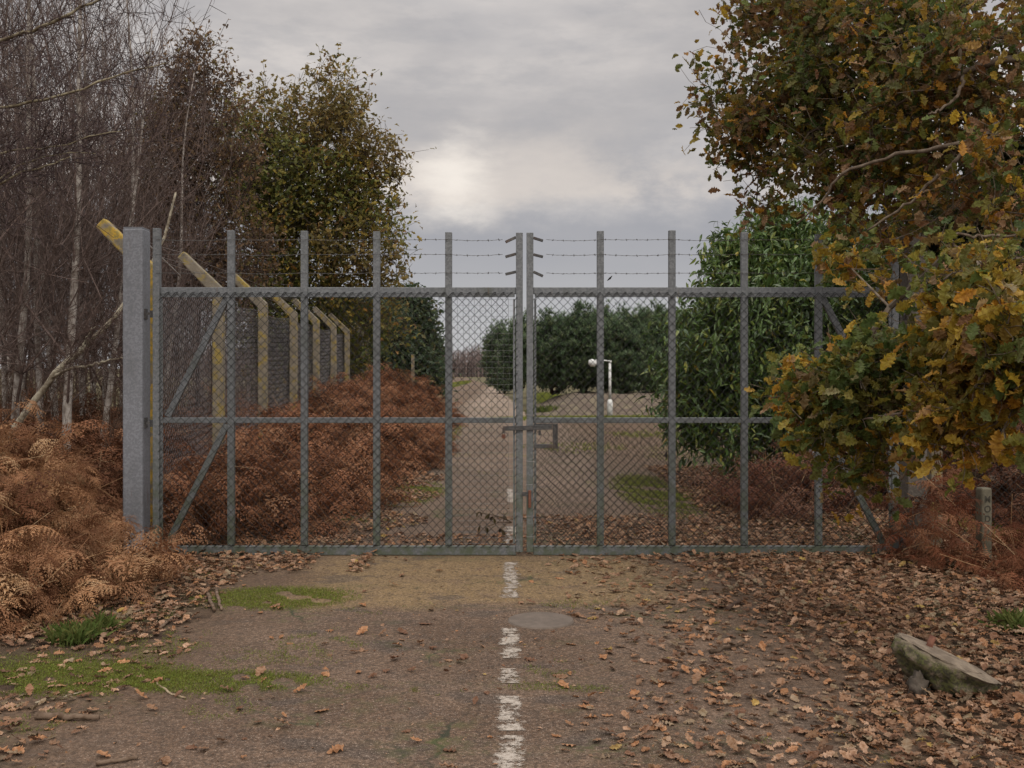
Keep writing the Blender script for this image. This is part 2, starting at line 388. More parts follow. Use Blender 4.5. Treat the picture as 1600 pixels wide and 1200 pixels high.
for y0, y1 in ((7.33, 8.66), (5.80, 6.47), (5.34, 5.6), (4.64, 5.13), (3.6, 4.58), (9.6, 10.6), (12.5, 14)):
    n = max(3, int((y1 - y0) / .06)); ys = np.linspace(y0, y1, n); c0 = -.012
    l_ = c0 - .075 + rng.normal(0, .005, n); r_ = c0 + .075 + rng.normal(0, .005, n)
    V = np.stack([np.stack([l_, ys, ys * 0 + .008], 1), np.stack([r_, ys, ys * 0 + .008], 1)], 1).reshape(-1, 3)
    i = np.arange(n - 1); b.add(V, np.stack([2 * i, 2 * i + 1, 2 * i + 3, 2 * i + 2], 1))
tag(b.build('road_marking', m), kind='structure')

# round concrete cover let into the asphalt
b = MB(); c = Gd(845, 971); t_ = np.linspace(0, 2 * pi, 33)[:-1]
V = [[0, 0, .012]] + [[.21 * cos(a) * (1 + .02 * sin(5 * a)), .21 * sin(a), .012] for a in t_] + [[.218 * cos(a), .218 * sin(a), .001] for a in t_]
b.add(V[:33], [[0, 1 + i, 1 + (i + 1) % 32] for i in range(32)]); b.add(V[1:], [[i, 32 + i, 32 + (i + 1) % 32, (i + 1) % 32] for i in range(32)])
M_COVER = mat_concrete('cover_concrete', (.105, .08, .062), .1, (.15, .115, .09))
o = b.build('manhole_cover', M_COVER); o.location = c; tag(o, 'round flush concrete cover in the asphalt beside the white centre line', 'cover')

# bank of earth under the pines
b = MB(); nx, ny = 60, 10; V = []
for i in range(nx):
    for j in range(ny):
        x = .8 + i * .35; y = 34.5 + j * 1.1; h = .62 * min(1, max(0, (j - .2) / 2.4)) * min(1, i / 5)
        V.append([x, y + (x < 1) * 1, h + .05 * sin(i * 1.7 + j) * (j > 0) + (.0 if j else -.03)])
b.add(V, [[i * ny + j, (i + 1) * ny + j, (i + 1) * ny + j + 1, i * ny + j + 1] for i in range(nx - 1) for j in range(ny - 1)])
M_EARTH, t, bs = newmat('bank_earth'); q = NB(t); p = q.pos()
q.l(q.mix(q.mr(q.noise(p, 2.5, 5, .7), .45, .65), (.085, .058, .04), (.15, .12, .07)), bs.inputs['Base Color']); bs.inputs['Roughness'].default_value = .95
tag(b.build('earth_bank', M_EARTH, smooth=True), kind='structure')

# ------------------------------------------------------------------ leaf and frond templates
def leaf_tpl(half, L_, curl=.0, fold=.25, wig=0.0, mid=None):
    """strip leaf: half = half-widths along the midrib"""
    n = len(half); V = []; cf = []
    for i, h in enumerate(half):
        t = i / (n - 1); x = L_ * t; z = curl * L_ * t * t
        zz = h * L_ * fold + wig * L_ * sin(i * 2.3)
        V += [[x - .25 * h * L_ * 0, h * L_, z + zz], [x, 0, z], [x, -h * L_, z + zz - 2 * wig * L_ * sin(i * 1.7)]]
        cf += [1.05, .85, 1.05]
    Q = []
    for i in range(n - 1):
        a = 3 * i; Q += [[a, a + 1, a + 4, a + 3], [a + 1, a + 2, a + 5, a + 4]]
    return (np.array(V), np.array(Q), np.zeros((0, 3), int), np.array(cf))
OAKH = [.01, .06, .17, .12, .26, .18, .33, .21, .32, .18, .16, .02]
OAK = [leaf_tpl(OAKH, 1, c, f, w_) for c, f, w_ in ((.0, .25, .03), (-.25, .45, .04), (.2, .15, .06), (-.5, .3, .05))]
OAKS = [leaf_tpl([.02, .2, .12, .28, .12, .01], 1, c, f, .03) for c, f in ((-.1, .3), (.2, .2), (-.3, .5))]
LANC = [leaf_tpl([.01, .13, .15, .1, .005], 1, c, f) for c, f in ((-.25, .4), (-.45, .3), (.0, .5))]
SMALL = [leaf_tpl([.02, .28, .02], 1, c, .3) for c in (-.2, .1)]
DRY = [leaf_tpl(OAKH, 1, c, f, w_) for c, f, w_ in ((.12, .2, .03), (-.15, .35, .04), (.05, .1, .05), (.3, .12, .03), (-.05, -.25, .03))]
BLADE_T = (np.array([[0, -.022, 0], [0, .022, 0], [.55, 0.012, .1], [1, 0, -.12]]), np.zeros((0, 4), int), np.array([[0, 1, 2], [0, 2, 3]]), np.array([.8, .8, 1, 1.1]))
BLADE = (np.array([[0, -.06, 0], [0, .06, 0], [.55, 0.03, .1], [1, 0, -.05]]), np.zeros((0, 4), int), np.array([[0, 1, 2], [0, 2, 3]]), np.array([.8, .8, 1, 1.1]))

def frond_tpl(L_, npair, teeth, droop, seed):
    r = np.random.default_rng(seed); V = []; T = []; cf = []
    def tri(a, b_, c_, f):
        k = len(V); V.extend([a, b_, c_]); T.append([k, k + 1, k + 2]); cf.extend(f)
    P = []; s_ = 60; ang = radians(r.uniform(45, 70)); pos = np.zeros(3)
    for k in range(s_ + 1):
        P.append(pos.copy()); t = k / s_; a = ang - droop * t ** 1.3
        pos = pos + np.array([cos(a), .12 * sin(3 * t), sin(a)]) * L_ / s_
    P = np.array(P)
    for k in range(0, s_, 6):                       # stem as a thin ribbon pair
        a, b_ = P[k], P[k + 6] if k + 6 <= s_ else P[-1]; wd = .0035 * (1 - k / s_) + .001
        for d in (np.array([0, wd, 0]), np.array([0, 0, wd])):
            tri(a - d, a + d, b_, [1.15] * 3)
    for i in range(npair):
        t = .30 + .69 * i / npair; k = int(t * s_); base = P[k]; tan = P[min(k + 1, s_)] - P[k - 1]; tan /= np.linalg.norm(tan)
        pl = L_ * .36 * (1 - (t - .30) / .72) ** .8 * r.uniform(.75, 1.1) + .015
        for sd_ in (-1, 1):
            side = np.array([0, sd_, 0.0]); dirn = side * .85 + tan * r.uniform(.25, .55) + np.array([0, 0, r.uniform(-.5, .15)]); dirn /= np.linalg.norm(dirn)
            pos = base.copy(); step = pl / teeth; curl = r.uniform(.3, 1.6); d = dirn.copy()
            nrm = np.cross(d, tan); nrm /= np.linalg.norm(nrm) + 1e-9
            for j in range(teeth):
                u = j / teeth; d = d + np.array([0, 0, -curl * .09]) + r.normal(0, .05, 3); d /= np.linalg.norm(d)
                q_ = pos + d * step; perp = np.cross(nrm, d); wl = pl * .15 * (1 - u) ** .6 + .002
                for e in (-1, 1):
                    tip = pos + d * step * .75 + perp * wl * e + nrm * r.normal(0, .25) * wl - np.array([0, 0, wl * .3])
                    tri(pos, pos + d * step * .62, tip, [.8, .9, 1.15])
                pos = q_
    return (np.array(V), np.zeros((0, 4), int), np.array(T), np.array(cf))
FR_HI = [frond_tpl(.85, 14, 7, d, 100 + i) for i, d in enumerate((1.6, 2.0, 2.4, 2.8, 1.9, 3.2))]
FR_MID = [frond_tpl(.85, 11, 4, d, 200 + i) for i, d in enumerate((1.6, 2.1, 2.6, 3.0))]

# ------------------------------------------------------------------ tree growing
def grow(pts, path, bf=.35):
    """connects attractor points to a trunk path, short wires and short ways home together"""
    P = [np.array(p, float) for p in path]; n0 = len(P); par = [-1] + list(range(n0 - 1)); pl = [0.0]
    for i in range(1, n0): pl.append(pl[-1] + np.linalg.norm(P[i] - P[i - 1]))
    pts = np.asarray(pts); n = len(pts)
    best = np.full(n, 1e9); bp = np.zeros(n, int); used = np.zeros(n, bool)
    def upd(idx):
        c = np.linalg.norm(pts - P[idx], axis=1) + bf * pl[idx] + (.35 if idx < n0 and idx < n0 * .3 else 0)
        k = c < best; k &= ~used; best[k] = c[k]; bp[k] = idx
    for i in range(n0): upd(i)
    dist = best.copy()
    for _ in range(n):
        i = int(np.argmin(np.where(used, 1e9, best))); used[i] = True
        p_ = bp[i]; P.append(pts[i]); par.append(int(p_)); pl.append(pl[p_] + np.linalg.norm(pts[i] - P[p_])); upd(len(P) - 1)
    return np.array(P), np.array(par), n0
def radii(par, tip, p=2.4, rmax=None):
    n = len(par); acc = np.zeros(n); kids = np.zeros(n, int)
    for i in range(n - 1, 0, -1):
        r = acc[i] if kids[i] else tip ** p
        if acc[i] == 0: acc[i] = tip ** p
        acc[par[i]] += acc[i]; kids[par[i]] += 1
    r = acc ** (1 / p)
    return (r if rmax is None else np.minimum(r, rmax)), kids
def ell(px, py, Y, rx, ry, rz=None):   # ellipsoid in metres from a photo region (rx, ry in photo pixels)
    c = W(px, py, Y); s = Y / F; return (c, np.array([rx * s, (rz if rz else max(rx, ry) * s * .8), ry * s]))
def sample(ells, n, shell=0.0):
    vol = np.array([np.prod(e[1]) for e in ells]); out_ = []
    for e, k in zip(ells, rng.multinomial(n, vol / vol.sum())):
        d = rng.normal(size=(k, 3)); d /= np.linalg.norm(d, axis=1)[:, None]
        r = rng.uniform(shell, 1, k) ** (1 / 3); out_.append(e[0] + d * r[:, None] * e[1])
    p = np.concatenate(out_); return p[p[:, 2] > .15]
def twigs(P, par, kids, n0, per, length, segs, up=.3, wob=.35, minidx=None):
    """random walks from the skeleton nodes: returns segment ends and the walk points"""
    src = np.arange(n0, len(P)); src = np.repeat(src, per)
    par_d = P[src] - P[par[src]]; par_d /= np.linalg.norm(par_d, axis=1)[:, None] + 1e-9
    d = par_d * .6 + rng.normal(0, .8, (len(src), 3)); d[:, 2] += up; d /= np.linalg.norm(d, axis=1)[:, None]
    frac = rng.uniform(0, 1, (len(src), 1)); pos = P[src] * (1 - frac) + P[par[src]] * frac
    pos = np.where((np.linalg.norm(P[src] - P[par[src]], axis=1) > .9)[:, None], P[src], pos)
    A = []; B = []; K = []
    ln = length * rng.uniform(.5, 1.2, (len(src), 1)) / segs
    for s_ in range(segs):
        nx_ = pos + d * ln; A.append(pos); B.append(nx_); K.append(np.full(len(src), s_)); pos = nx_
        d = d + rng.normal(0, wob, d.shape); d[:, 2] += up * .25; d /= np.linalg.norm(d, axis=1)[:, None]
    return np.concatenate(A), np.concatenate(B), np.concatenate(K)
def wood(mb, P, par, r, col, n=5, trunk_col=None, rmin=.0):
    i = np.arange(1, len(P)); 
    c = np.tile(np.array(col, float), (len(i), 1)) * rng.uniform(.8, 1.15, (len(i), 1))
    if trunk_col is not None:
        k = r[i] > .018; c[k] = np.array(trunk_col) * rng.uniform(.85, 1.1, (k.sum(), 1))
    mb.segs(P[par[i]], P[i], np.minimum(r[par[i]], r[i] * 1.6), r[i], n, c)
def leaves(mb, B, tpls, size, cols, wts, per=1, spread=.05, droop=-.3, patch=None, jit=.2):
    p = np.repeat(B, per, 0) + rng.normal(0, spread, (len(B) * per, 3)); k = len(p)
    c = pal(cols, wts, k, jit)
    if patch is not None: c = patch(p, c)
    g = rng.integers(0, len(tpls), k)
    for i, tp in enumerate(tpls):
        s = g == i; kk = s.sum()
        R = rots(rng.uniform(0, 2 * pi, kk), rng.normal(droop, .55, kk), rng.normal(0, .9, kk), size * rng.uniform(.6, 1.25, kk))
        mb.inst(tp, R, p[s], c[s])

# noise for colour patches in the crowns (a real autumn tree turns branch by branch)
def blob(p, f, seed):
    r = np.random.default_rng(seed); v = np.zeros(len(p))
    for _ in range(5):
        k = r.normal(0, f, 3); v += np.sin(p @ k + r.uniform(0, 6.28))
    return v / 2.2

def leafy_tree(name, label, cat, ells, path, npts, per, tlen, tpls, size, cols, wts, lper=2, bark=(.10, .08, .06), group=None, lm=None, patch=None, spread=.05, droop=-.3, up=.25, tip=.006, shell=0, bf=.35, rmax=.25, twr=.0022, boughs=()):
    o = empty(name, path[0], label, cat, group); pts = sample(ells, npts, shell)
    P, par, n0 = grow(pts, path, bf); r, kids = radii(par, tip, 2.4, rmax); loc = np.array(path[0])
    A, B, K = twigs(P, par, kids, n0, per, tlen, 3, up)
    mb = MB(); k = max(3, n0); mb.tube(P[:n0], np.maximum(r[:n0], .02), 10, np.array(bark), lump=.06)
    mb.build('trunk', M_BARK, o, smooth=True, loc=loc)
    mb = MB(); Pb = P; i = np.arange(n0, len(P))
    c = np.array(bark) * rng.uniform(.75, 1.3, (len(i), 1)); mb.segs(P[par[i]], P[i], np.minimum(r[par[i]], r[i] * 1.7), r[i], 6, c)
    mb.segs(A, B, twr * 1.3, twr, 3, np.array(bark) * rng.uniform(.7, 1.2, (len(A), 1)))
    mb.build('branches', M_BARK, o, loc=loc)
    for bp_ in boughs:
        pth = np.array([W(*v) for v in bp_[0]]); tt = np.linspace(0, 1, 24); s_ = np.linspace(0, 1, len(pth)); Q_ = np.stack([np.interp(tt, s_, pth[:, k]) for k in range(3)], 1)
        for _ in range(2): Q_[1:-1] = Q_[:-2] * .25 + Q_[1:-1] * .5 + Q_[2:] * .25
        Q_[1:-1] += rng.normal(0, .006, Q_[1:-1].shape); mb = MB(); mb.tube(Q_, np.linspace(bp_[1], bp_[2], 24), 7, (.15, .115, .085), lump=.08); mb.build('bough', M_BARK, o, True, loc=loc)
    mb = MB(); leaves(mb, B, tpls, size, cols, wts, lper, spread, droop, patch)
    mb.build('crown', lm or M_LEAF, o, loc=loc)
    return o

# ------------------------------------------------------------------ the gate
GY = 9.0
def g(px, py, dy=0.0): v = W(px, py, GY); v[1] += dy; return v
def chainlink(mb, x0, x1, z0, z1, y, pitch=.0735, rr=.0020, C=(.014, .014, .015), sheet_jit=.004, ux=(1, 0, 0), seed=1, clip=None):
    """woven zigzag wires, one per column"""
    r_ = np.random.default_rng(seed); ux = np.array(ux, float); nc = int((x1 - x0) / (pitch / 2)); h = pitch / 2 * 1.02
    nr = int((z1 - z0) / h); zs = z1 - np.arange(nr + 1) * h
    uy = np.array([-ux[1], ux[0], 0])
    for c in range(0, nc, 1):
        if c % 2: continue
        base = x0 + c * pitch / 2
        # two neighbouring wires share the diamond: this wire swings right
        xs = base + np.where(np.arange(nr + 1) % 2 == 0, 0, pitch / 2 * 1.0) 
        xs2 = base + np.where(np.arange(nr + 1) % 2 == 0, 0, -pitch / 2 * 1.0)
        for X_, dy in ((xs, .0018), (xs2, -.0018)):
            X_ = X_ + r_.normal(0, sheet_jit * .4, len(X_)); zz_ = zs + r_.normal(0, sheet_jit * .3, len(zs))
            sl = .010 * np.sin(X_ * 2.1 + seed) * np.sin(zz_ * 2.3)
            P_ = ux[None] * (X_[:, None]) + np.array([0, y, 0])[None] * 1.0 + uy[None] * (dy + sl)[:, None]; P_[:, 2] = zz_
            A, B = P_[:-1], P_[1:]
            k = (X_[:-1] > x0 - .01) & (X_[1:] > x0 - .01) & (X_[:-1] < x1 + .01) & (X_[1:] < x1 + .01)
            if clip is not None: k &= clip((A + B) / 2)
            mb.segs(A[k], B[k], rr, rr, 4, np.array(C) * r_.uniform(.7, 1.4, (k.sum(), 1)))
def leaf_gate(hx, ups, mx_, sgn, label):
    # hx: hinge stile photo x, mx_: meeting stile x, ups: uprights between
    root = empty('gate_leaf', g(hx, 868), label, 'gate', 'two leaves of the steel gate'); L0 = np.array(root.location)
    w_ = .060
    def part(name, m_, fn, parent=root, sm=False):
        b_ = MB(); fn(b_); o_ = b_.build(name, m_, None, sm); o_.data.transform(Matrix.Translation(-Vector(L0))); o_.parent = parent
        return o_
    def bevel(o_, wd=.004):
        md = o_.modifiers.new('bevel', 'BEVEL'); md.width = wd; md.segments = 2
        return o_
    y0 = 0.0
    bevel(part('hinge_stile', M_GATE, lambda b_: b_.bar(g(hx, 856), g(hx, 357 if sgn > 0 else 372), w_, w_)))
    bevel(part('meeting_stile', M_GATE, lambda b_: b_.bar(g(mx_, 862), g(mx_, 364), w_, w_)))
    for u, ty in ups:
        bevel(part('upright', M_GATE, lambda b_: b_.bar(g(u, 852, .006), g(u, ty, .006), w_, .05)))
    xs = sorted((hx, mx_)); e = w_ / 2 * 177.8
    for nm, ya, yb in (('top_rail', 449, 459.5), ('middle_rail', 652.5, 661), ('bottom_rail', 853, 867)):
        ym = (ya + yb) / 2; hgt = (yb - ya) / 177.8
        dy = .011
        bevel(part(nm, M_GATE, lambda b_: b_.box((g(xs[0] + e, ym) + g(xs[1] - e, ym)) / 2 + np.array([0, dy, 0]), ((xs[1] - xs[0] - 2 * e) / 177.8, .046, hgt))))
    # flat lacing strip under the top rail, strips beside the stiles
    part('lacing_strip', M_GATE, lambda b_: (b_.box((g(xs[0] + e, 462.2) + g(xs[1] - e, 462.2)) / 2 + np.array([0, -.020, 0]), ((xs[1] - xs[0] - 2 * e) / 177.8 - .02, .006, .026)),
                                            b_.box(g(mx_ - sgn * 8.2, 658, -.022), (.018, .006, 2.14)),
                                            b_.box(g(hx + sgn * 8.5, 658, -.022), (.022, .006, 2.14))))
    u0 = ups[0][0]
    for a, c in ((465, 651), (663, 850)):
        pa = g(u0 - sgn * 7, a, .014); pb = g(hx + sgn * 16, c, .014)
        bevel(part('brace', M_GATE, lambda b_: b_.bar(pa, pb, .055, .038)))
    # chain link laced to the front of the frame
    x0, x1 = (min(hx, mx_) - CX) / F * GY + .035, (max(hx, mx_) - CX) / F * GY - .035
    z0, z1 = g(0, 853)[2], g(0, 459)[2]
    hole = None
    if sgn < 0:
        hole = lambda p: ~((p[:, 0] < g(864, 0)[0]) & (p[:, 2] < g(0, 667)[2]) & (p[:, 2] > g(0, 697)[2]))
    def lacing(b_):
        n = int((x1 - x0) / .0735); xx = x0 + (np.arange(n) + .2) * .0735
        A = np.stack([xx, np.full(n, GY - .034), np.full(n, g(0, 467)[2])], 1); B = A + np.array([.045, .0, .052]); C_ = B + np.array([.022, .03, .006])
        b_.segs(A, B, .0028, .0028, 4, (.025, .027, .028)); b_.segs(B, C_, .0032, .0032, 4, (.02, .02, .02)); b_.segs(C_, C_ + np.array([-.02, 0, -.01]), .003, .003, 4, (.02, .02, .02))
        zb = np.full(n, g(0, 853)[2]); A = np.stack([xx, np.full(n, GY - .03), zb - .012], 1); b_.segs(A, A + np.array([.05, -.004, .03]), .0026, .0026, 4, (.025, .027, .028))
        nz = int((z1 - z0) / .0735); zz_ = z0 + (np.arange(nz) + .3) * .0735
        for X_ in (x0 - .012, x1 - .012):
            A = np.stack([np.full(nz, X_), np.full(nz, GY - .035), zz_], 1); b_.segs(A, A + np.array([.03, 0, .03]), .0028, .0028, 4, (.025, .027, .028))
    part('chain_link', M_MESHW, lambda b_: (chainlink(b_, x0, x1, z0, z1, GY - .036, seed=3 + sgn, clip=hole), lacing(b_)))
    # barbed wire
    for yw in (375, 398, 427):
        def strand(b_, yw=yw):
            xa, xb = (hx, mx_ - 26) if sgn > 0 else (mx_ + 25, hx)
            nodes = [xa] + [u for u, _ in ups if min(xa, xb) < u < max(xa, xb)] + [xb]; nodes = sorted(nodes); pts = []
            for a, c in zip(nodes[:-1], nodes[1:]):
                sag = rng.uniform(.2, 2.2)
                for t in np.linspace(0, 1, 25)[:-1]: pts.append(g(a + (c - a) * t, yw + rng.uniform(-.3, .3) + sag * 4 * t * (1 - t), -.034))
            pts.append(g(nodes[-1], yw, -.034)); pts = np.array(pts)
            b_.segs(pts[:-1], pts[1:], .0017, .0017, 4, (.10, .095, .09))
            tw = pts + np.stack([np.zeros(len(pts)), .002 * np.cos(np.arange(len(pts)) * 1.57), .002 * np.sin(np.arange(len(pts)) * 1.57)], 1)
            b_.segs(tw[:-1], tw[1:], .0013, .0013, 3, (.13, .12, .11))
            X_ = np.arange(pts[0, 0] + .06, pts[-1, 0] - .02, .092); Z_ = np.interp(X_, pts[:, 0], pts[:, 2]); c_ = np.stack([X_, np.full(len(X_), GY - .034), Z_], 1)
            for q_ in range(3):
                d = rng.normal(0, 1, c_.shape); d[:, 0] *= .5; d /= np.linalg.norm(d, axis=1)[:, None]
                b_.segs(c_ - d * .012, c_ + d * .012, .0014, .0010, 3, (.09, .085, .08))
            b_.segs(c_ - [.006, 0, 0], c_ + [.006, 0, 0], .0034, .0034, 4, (.09, .085, .08))
        part('barbed_wire', M_WIRE, strand)
    for ya, yb in (((371, 379), (397, 402), (425, 429)) if sgn > 0 else ((372, 377), (398, 402), (425, 432))):
        if sgn > 0: bevel(part('wire_bracket', M_DARKM, lambda b_: b_.bar(g(mx_ - 5.5, ya, -.012), g(790, yb, -.034), .024, .016)), .002)
        else: bevel(part('wire_bracket', M_DARKM, lambda b_: b_.bar(g(mx_ + 5.5, ya, -.012), g(848, yb, -.034), .024, .016)), .002)
    # hinges
    for yh in (490, 661, 845):
        d = -sgn
        part('hinge', M_DARKM, lambda b_: (b_.bar(g(hx + d * 5, yh, .02), g(hx + d * 17, yh, .02), .022, .022), b_.tube([g(hx + d * 10, yh - 5, .02), g(hx + d * 10, yh + 6, .02)], .016, 8)))
    return root, part, bevel
RL, partL, bevL = leaf_gate(245.5, [(361, 360), (475.5, 361), (588.5, 362), (701, 363)], 811.5, 1, 'left leaf of the grey steel gate, hinged on the tall galvanised post')
RR, partR, bevR = leaf_gate(1397.5, [(1279, 366), (1163, 363), (1050, 360), (938, 361)], 828.0, -1, 'right leaf of the grey steel gate, with latch box, half behind oak leaves')
# welded square mesh panel on the last bay of the left leaf
def weld(b_):
    x0, x1 = g(706, 0)[0], g(804, 0)[0]; z0, z1 = g(0, 850)[2], g(0, 466)[2]
    xs = np.arange(x0, x1, .05); A = np.stack([xs, xs * 0 + GY + .034, xs * 0 + z0], 1); B = A.copy(); B[:, 2] = z1
    n = 12
    for k in range(n):
        a = A + (B - A) * k / n; c = A + (B - A) * (k + 1) / n; a = a + [0, 0, 0]; 
        b_.segs(a + np.array([.004 * sin(k * .9), 0, 0]), c + np.array([.004 * sin((k + 1) * .9), 0, 0]), .0013, .0013, 3, (.10, .105, .10))
    zs = np.arange(z0, z1, .05); A = np.stack([zs * 0 + x0, zs * 0 + GY + .032, zs], 1); B = A.copy(); B[:, 0] = x1; b_.segs(A, B, .0013, .0013, 3, (.20, .205, .20))
partL('welded_mesh', M_WIRE, weld)
# second, torn sheet of chain link hanging behind the right leaf
def torn(b_):
    t = MB(); chainlink(t, 0, 1.36, 0, 1.08, 0, seed=9, pitch=.071, sheet_jit=.012, C=(.045, .035, .03))
    V = np.concatenate(t.V); a = radians(3.0); c_, s_ = cos(a), sin(a)
    x = V[:, 0] * c_ - V[:, 2] * s_; z = V[:, 0] * s_ + V[:, 2] * c_ - .06 * V[:, 0] * (V[:, 2] > .8) + .03 * np.sin(V[:, 0] * 5) * (V[:, 2] / 1.1)
    V = np.stack([x + g(838, 0)[0], V[:, 1] + GY + .055 + .02 * np.sin(x * 4), z + g(0, 856)[2]], 1)
    b_.V.append(V); b_.C.append(np.concatenate(t.C)); b_.Fs[4] += t.Fs[4] if len(t.Fs[4]) == 1 else [np.concatenate(t.Fs[4])]; b_.n = len(V)
    for i in range(17):                              # loose wire ends curling above the torn edge
        x_ = g(865 + i * 11.5 + rng.uniform(-4, 4), 0)[0]; z_ = g(0, 693 + rng.uniform(-6, 12) + abs(i - 8) * 1.2)[2]
        p = np.array([x_, GY + .055, z_]); P_ = [p]; d = np.array([rng.uniform(-.7, .7), 0, 1.0]); d /= np.linalg.norm(d)
        for j in range(5): p = p + d * rng.uniform(.015, .03); d = d + rng.normal(0, .5, 3); d /= np.linalg.norm(d); P_.append(p)
        P_ = np.array(P_); b_.segs(P_[:-1], P_[1:], .002, .002, 4, (.045, .03, .025))
partR('torn_chain_link', M_MESHW, torn)
# latch box, sliding bolt, padlock, drop bar
bevR(partR('latch_box', M_DARKM, lambda b_: (b_.bar(g(867.5, 662, -.006), g(867.5, 701, -.006), .044, .05), b_.bar(g(834, 697, -.004), g(863, 697, -.004), .036, .05), b_.bar(g(834, 666, -.004), g(863, 666, -.004), .045, .04), b_.bar(g(843, 672, -.03), g(843, 680, -.03), .022, .012))))
bolt = bevR(partR('sliding_bolt', M_DARKM, lambda b_: (b_.bar(g(786, 669, -.052), g(862, 667, -.052), .040, .012), b_.bar(g(787, 668, -.06), g(787, 676, -.06), .022, .02), b_.tube([g(817.5, 668, -.062), g(817.5, 668, -.05)], .006, 8))), .002)
b = MB(); c = g(787, 681, -.066); b.box((0, 0, 0), (.032, .018, .036)); th = np.linspace(0, pi, 9); pl_ = MB(); pl_.tube([[-.010 * cos(a), 0, .018 + .020 * sin(a)] for a in th], .0035, 6)
o = b.build('padlock', M_RUST); o.location = c; tag(o, 'small rusty padlock hanging from the sliding bolt of the gate', 'padlock')
md = o.modifiers.new('b', 'BEVEL'); md.width = .004; md.segments = 2; pl_.build('shackle', M_DARKM, o, True)
bevR(partR('drop_bar', M_RUST, lambda b_: (b_.tube([g(827.5, 765, -.05), g(827.5, 792, -.05)], .014, 8),)))
partR('drop_bar_catch', M_DARKM, lambda b_: b_.bar(g(815, 771, -.045), g(826, 771, -.045), .034, .014))
for yv in (648, 720, 757, 806, 838):
    def ties(b_):
        a = g(822.4, yv, -.034); c_ = g(836, yv + rng.uniform(-1, 1), -.034); b_.segs([a], [c_], .0015, .0015, 4, (.35, .35, .35)); b_.segs([a], [a + np.array([0, .07, 0])], .0015, .0015, 4, (.3, .3, .3))
    partR('tie_wire', M_WIRE, ties)
# dried ivy scrap caught in the mesh
b = MB(); base = g(800, 815, -.045); ends = [g(748, 800, -.05), g(760, 822, -.05), g(770, 806, -.05), g(783, 826, -.05)]
for e in ends: mid_ = (base + e) / 2 + np.array([0, 0, .02]); b.segs([base, mid_], [mid_, e], .003, .002, 4, (.05, .035, .02))
pp = np.array(ends + [g(786, 803, -.05), g(765, 800, -.05), g(752, 820, -.05)]); pp = np.repeat(pp, 2, 0) + rng.normal(0, .008, (14, 3))
b.inst(OAK[1], rots(rng.uniform(0, 6.28, 14), rng.uniform(-1.4, -.3, 14), rng.uniform(-1, 1, 14), np.full(14, .055)), pp, pal([(.04, .03, .018), (.06, .05, .02)], [1, 1], 14))
tag(b.build('dead_ivy', M_DEAD), 'dark dried ivy scrap caught low in the mesh of the left gate leaf', 'dead twig')

# ------------------------------------------------------------------ gate posts
def rhs(name, x0, x1, ytop, Y0, dep, m_, label):
    a, c_ = g(x0, 0)[0], g(x1, 0)[0]; z1 = EYE + (HY - ytop) / 177.8
    root = empty(name, ((a + c_) / 2, Y0 + dep / 2, 0), label, 'gate post')
    b_ = MB(); b_.box((0, 0, z1 / 2 - .05), (c_ - a, dep, z1 + .1)); o_ = b_.build('shaft', m_, root); md = o_.modifiers.new('bevel', 'BEVEL'); md.width = .018; md.segments = 4
    b_ = MB(); b_.box((0, 0, z1 + .0045), (c_ - a - .012, dep - .012, .009)); o_ = b_.build('cap', m_, root)
    for yh in (490, 661, 845):
        zc = EYE + (HY - yh) / 177.8; s_ = 1 if a < 0 else -1
        b_ = MB(); b_.box((s_ * ((c_ - a) / 2 + .004), -dep * .15, zc), (.008, .07, .09)); b_.build('hinge_plate', M_DARKM, root)
    return root
rhs('gate_post', 191, 223, 356, 9.0, .20, M_POST, 'tall square galvanised steel post carrying the left gate leaf')
rhs('gate_post', 1420, 1451, 362, 9.02, .20, M_POST_SHADED, 'dark square steel post carrying the right gate leaf, behind oak leaves')

# ------------------------------------------------------------------ concrete fence on the left
FD = np.array([-.047, 1.0, 0]); FD /= np.linalg.norm(FD)
f0 = np.array([-3.40, 9.62, 0]); fr = empty('perimeter_fence', f0, 'chain link fence on cranked concrete posts running back behind the left gate leaf', 'fence')
nP = 9; sp_ = 2.72; side = np.array([FD[1], -FD[0], 0])
for k in range(nP):
    p0 = f0 + FD * sp_ * k - f0; wd = .13
    b_ = MB(); prof = [(0, -.1), (0, 2.60), (-.47, 3.05), (-.545, 2.97), (-.13, 2.53), (-.13, -.1)]
    V = []
    for s_ in (-.5, .5):
        for x_, z_ in prof: V.append(p0 + side * (x_ + .06) + FD * s_ * wd + np.array([0, 0, z_]))
    b_.add(V, [[0, 1, 4, 5][::-1], [1, 2, 3, 4][::-1], [6, 7, 10, 11], [7, 8, 9, 10]] + [[i, (i + 1) % 6, 6 + (i + 1) % 6, 6 + i] for i in range(6)])
    o_ = b_.build('concrete_post', M_CONCY if k < 1 else M_CONC, fr); md = o_.modifiers.new('bevel', 'BEVEL'); md.width = .014; md.segments = 2
b_ = MB(); Lf = sp_ * (nP - 1)
t = MB(); chainlink(t, .05, Lf, .08, 2.52, 0, pitch=.075, rr=.0021, C=(.15, .14, .145), seed=5, sheet_jit=.01)
V = np.concatenate(t.V); x_ = V[:, 0]; bulge = .03 * np.sin(x_ * 1.3) * np.sin(V[:, 2] * 2)
V2 = x_[:, None] * FD + side * (V[:, 1] + bulge - .10)[:, None]; V2[:, 2] = V[:, 2] - .05 * np.sin(np.pi * (x_ / sp_ % 1)) * (V[:, 2] / 2.5)
b_.V.append(V2); b_.C.append(np.concatenate(t.C)); b_.Fs[4] = [np.concatenate(t.Fs[4])]; b_.n = len(V2); b_.build('chain_link', M_WIRE, fr)
